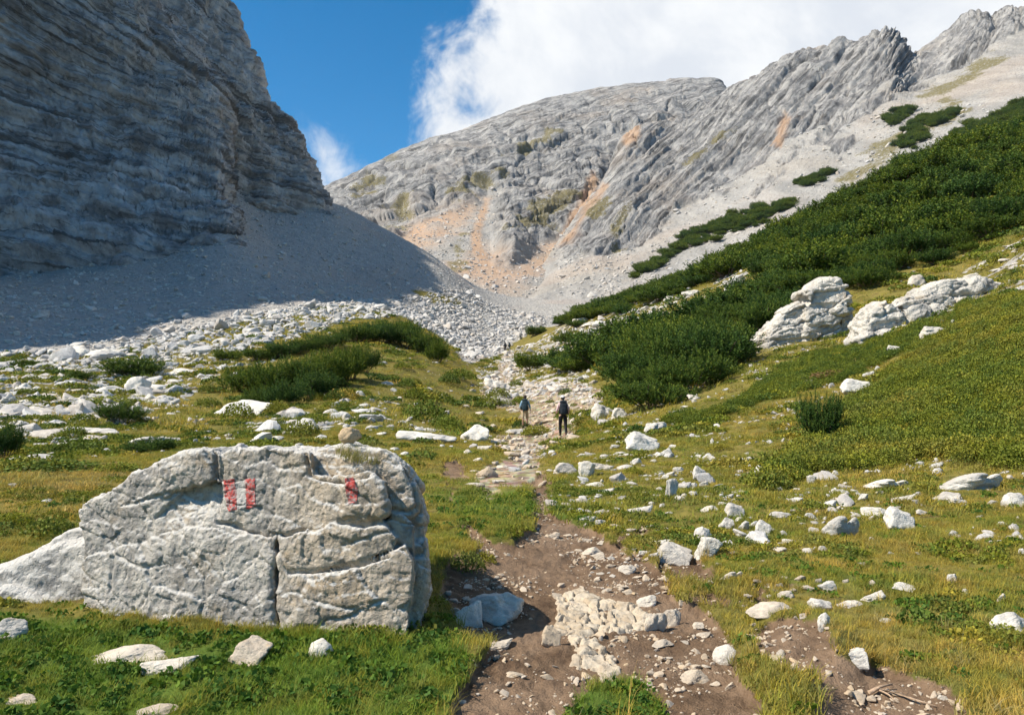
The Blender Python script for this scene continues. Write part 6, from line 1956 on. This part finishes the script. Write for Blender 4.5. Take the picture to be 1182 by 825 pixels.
# ================================================================== camera, light, sky
cam = bpy.data.cameras.new('camera'); co_ = bpy.data.objects.new('camera', cam); COL.objects.link(co_)
co_.location = CAM; co_.rotation_euler = (math.pi / 2 + PITCH, 0, 0)
cam.sensor_width = 36.0; cam.lens = 36.0 * F_PX / 1182.0; cam.clip_start = 0.1; cam.clip_end = 20000
SC.camera = co_

SUN = np.array([-0.645, -0.18, 0.743]); SUN /= np.linalg.norm(SUN)
elev = math.asin(SUN[2]); azim = math.atan2(SUN[0], SUN[1])       # azimuth clockwise from +Y
sl = bpy.data.lights.new('sun', 'SUN'); so = bpy.data.objects.new('sun', sl); COL.objects.link(so)
sl.energy = 4.9; sl.angle = R(0.53); sl.color = (1.0, 0.915, 0.785)
so.rotation_euler = Vector(SUN).to_track_quat('Z', 'Y').to_euler()

# thin mountain air: one closed box round the valley
hm = bpy.data.materials.new('haze'); hm.use_nodes = True
for n_ in list(hm.node_tree.nodes):
    if n_.type == 'BSDF_PRINCIPLED': hm.node_tree.nodes.remove(n_)
pv = hm.node_tree.nodes.new('ShaderNodeVolumePrincipled'); pv.inputs['Color'].default_value = (0.82, 0.90, 1.0, 1); pv.inputs['Density'].default_value = HAZE; pv.inputs['Anisotropy'].default_value = 0.2
hm.node_tree.links.new(pv.outputs[0], hm.node_tree.nodes['Material Output'].inputs['Volume'])
hv = [(x, y, z_) for x in (-1500, 1500) for y in (-300, 1900) for z_ in (-220, 620)]
hf = [(0, 1, 3, 2), (4, 6, 7, 5), (0, 4, 5, 1), (2, 3, 7, 6), (0, 2, 6, 4), (1, 5, 7, 3)]
ho = link('haze', mk_mesh('haze', np.array(hv), np.array(hf), False, (hm,)))
tag(ho, 'thin pale blue mountain air over the whole valley', 'haze', None, 'stuff')

w = bpy.data.worlds.new('World'); SC.world = w; w.use_nodes = True
t = NT(w); bg = t.n['Background']
sky = t.n.new('ShaderNodeTexSky'); sky.sky_type = 'NISHITA'; sky.sun_disc = False
sky.sun_elevation = elev; sky.sun_rotation = azim; sky.altitude = 1900; sky.air_density = 1.0; sky.dust_density = 0.3; sky.ozone_density = 2.5
hs = t.n.new('ShaderNodeHueSaturation'); hs.inputs['Saturation'].default_value = 1.42; hs.inputs['Value'].default_value = 1.28; hs.inputs['Hue'].default_value = 0.491
t.l.new(sky.outputs[0], hs.inputs['Color'])
d = t.coord('Generated')
sp = t.n.new('ShaderNodeSeparateXYZ'); t.l.new(d, sp.inputs[0])
dist = t.noise(d, 5.0, 6, 0.62, 0.35)
dist2 = t.noise(t.vmath('ADD', d, (3.1, 1.7, 0.4)), 16.0, 7, 0.62, 0.6)
nz = t.math('ADD', t.math('MULTIPLY', t.math('SUBTRACT', dist, 0.5), 0.46), t.math('MULTIPLY', t.math('SUBTRACT', dist2, 0.5), 0.17))
# cloud bank over the valley head: its left edge leans right with height
e = t.math('SUBTRACT', sp.outputs[0], t.math('SUBTRACT', t.math('MULTIPLY', sp.outputs[2], 0.42), 0.245))
bank = t.math('MULTIPLY', t.ramp(t.math('ADD', e, nz), -0.012, 0.075), t.ramp(sp.outputs[1], 0.0, 0.3))
dv = t.vmath('NORMALIZE', (-0.224, 0.929, 0.283))
dd = t.vmath('SUBTRACT', d, dv)
dd = t.vmath('LENGTH', t.scale(dd, (1.25, 1, 0.8)), out=1)
puff = t.ramp(t.math('ADD', t.math('MULTIPLY', dd, -1.0), t.math('MULTIPLY', nz, 0.45)), -0.066, -0.012)
wisp = t.math('MULTIPLY', t.ramp(dist2, 0.55, 0.8), t.ramp(dist, 0.52, 0.72))
mask = t.math('MAXIMUM', bank, t.math('MULTIPLY', puff, 0.8))
mask = t.math('MAXIMUM', mask, t.math('MULTIPLY', wisp, 0.18))
thick = t.noise(t.vmath('ADD', d, (0.5, 0.2, 0.9)), 6.0, 6, 0.6, 0.3)
ccol = t.mix(t.ramp(thick, 0.36, 0.62), (6.0, 6.35, 6.9), (7.6, 7.75, 7.9))
skyc = t.mix(mask, hs.outputs[0], ccol)
t.l.new(skyc, bg.inputs[0]); bg.inputs[1].default_value = 0.08
SC.view_settings.view_transform = 'Standard'; SC.view_settings.look = 'None'; SC.view_settings.gamma = 1.0; SC.view_settings.exposure = 0.70
SC.view_settings.use_curve_mapping = False
SC.render.engine = 'CYCLES'
SC.cycles.max_bounces = 6; SC.cycles.diffuse_bounces = 3; SC.cycles.transmission_bounces = 3
SC.cycles.caustics_reflective = False; SC.cycles.caustics_refractive = False
SC.cycles.use_denoising = True
SC.cycles.use_adaptive_sampling = True; SC.cycles.adaptive_threshold = 0.02
print('done', time.time() - T0)
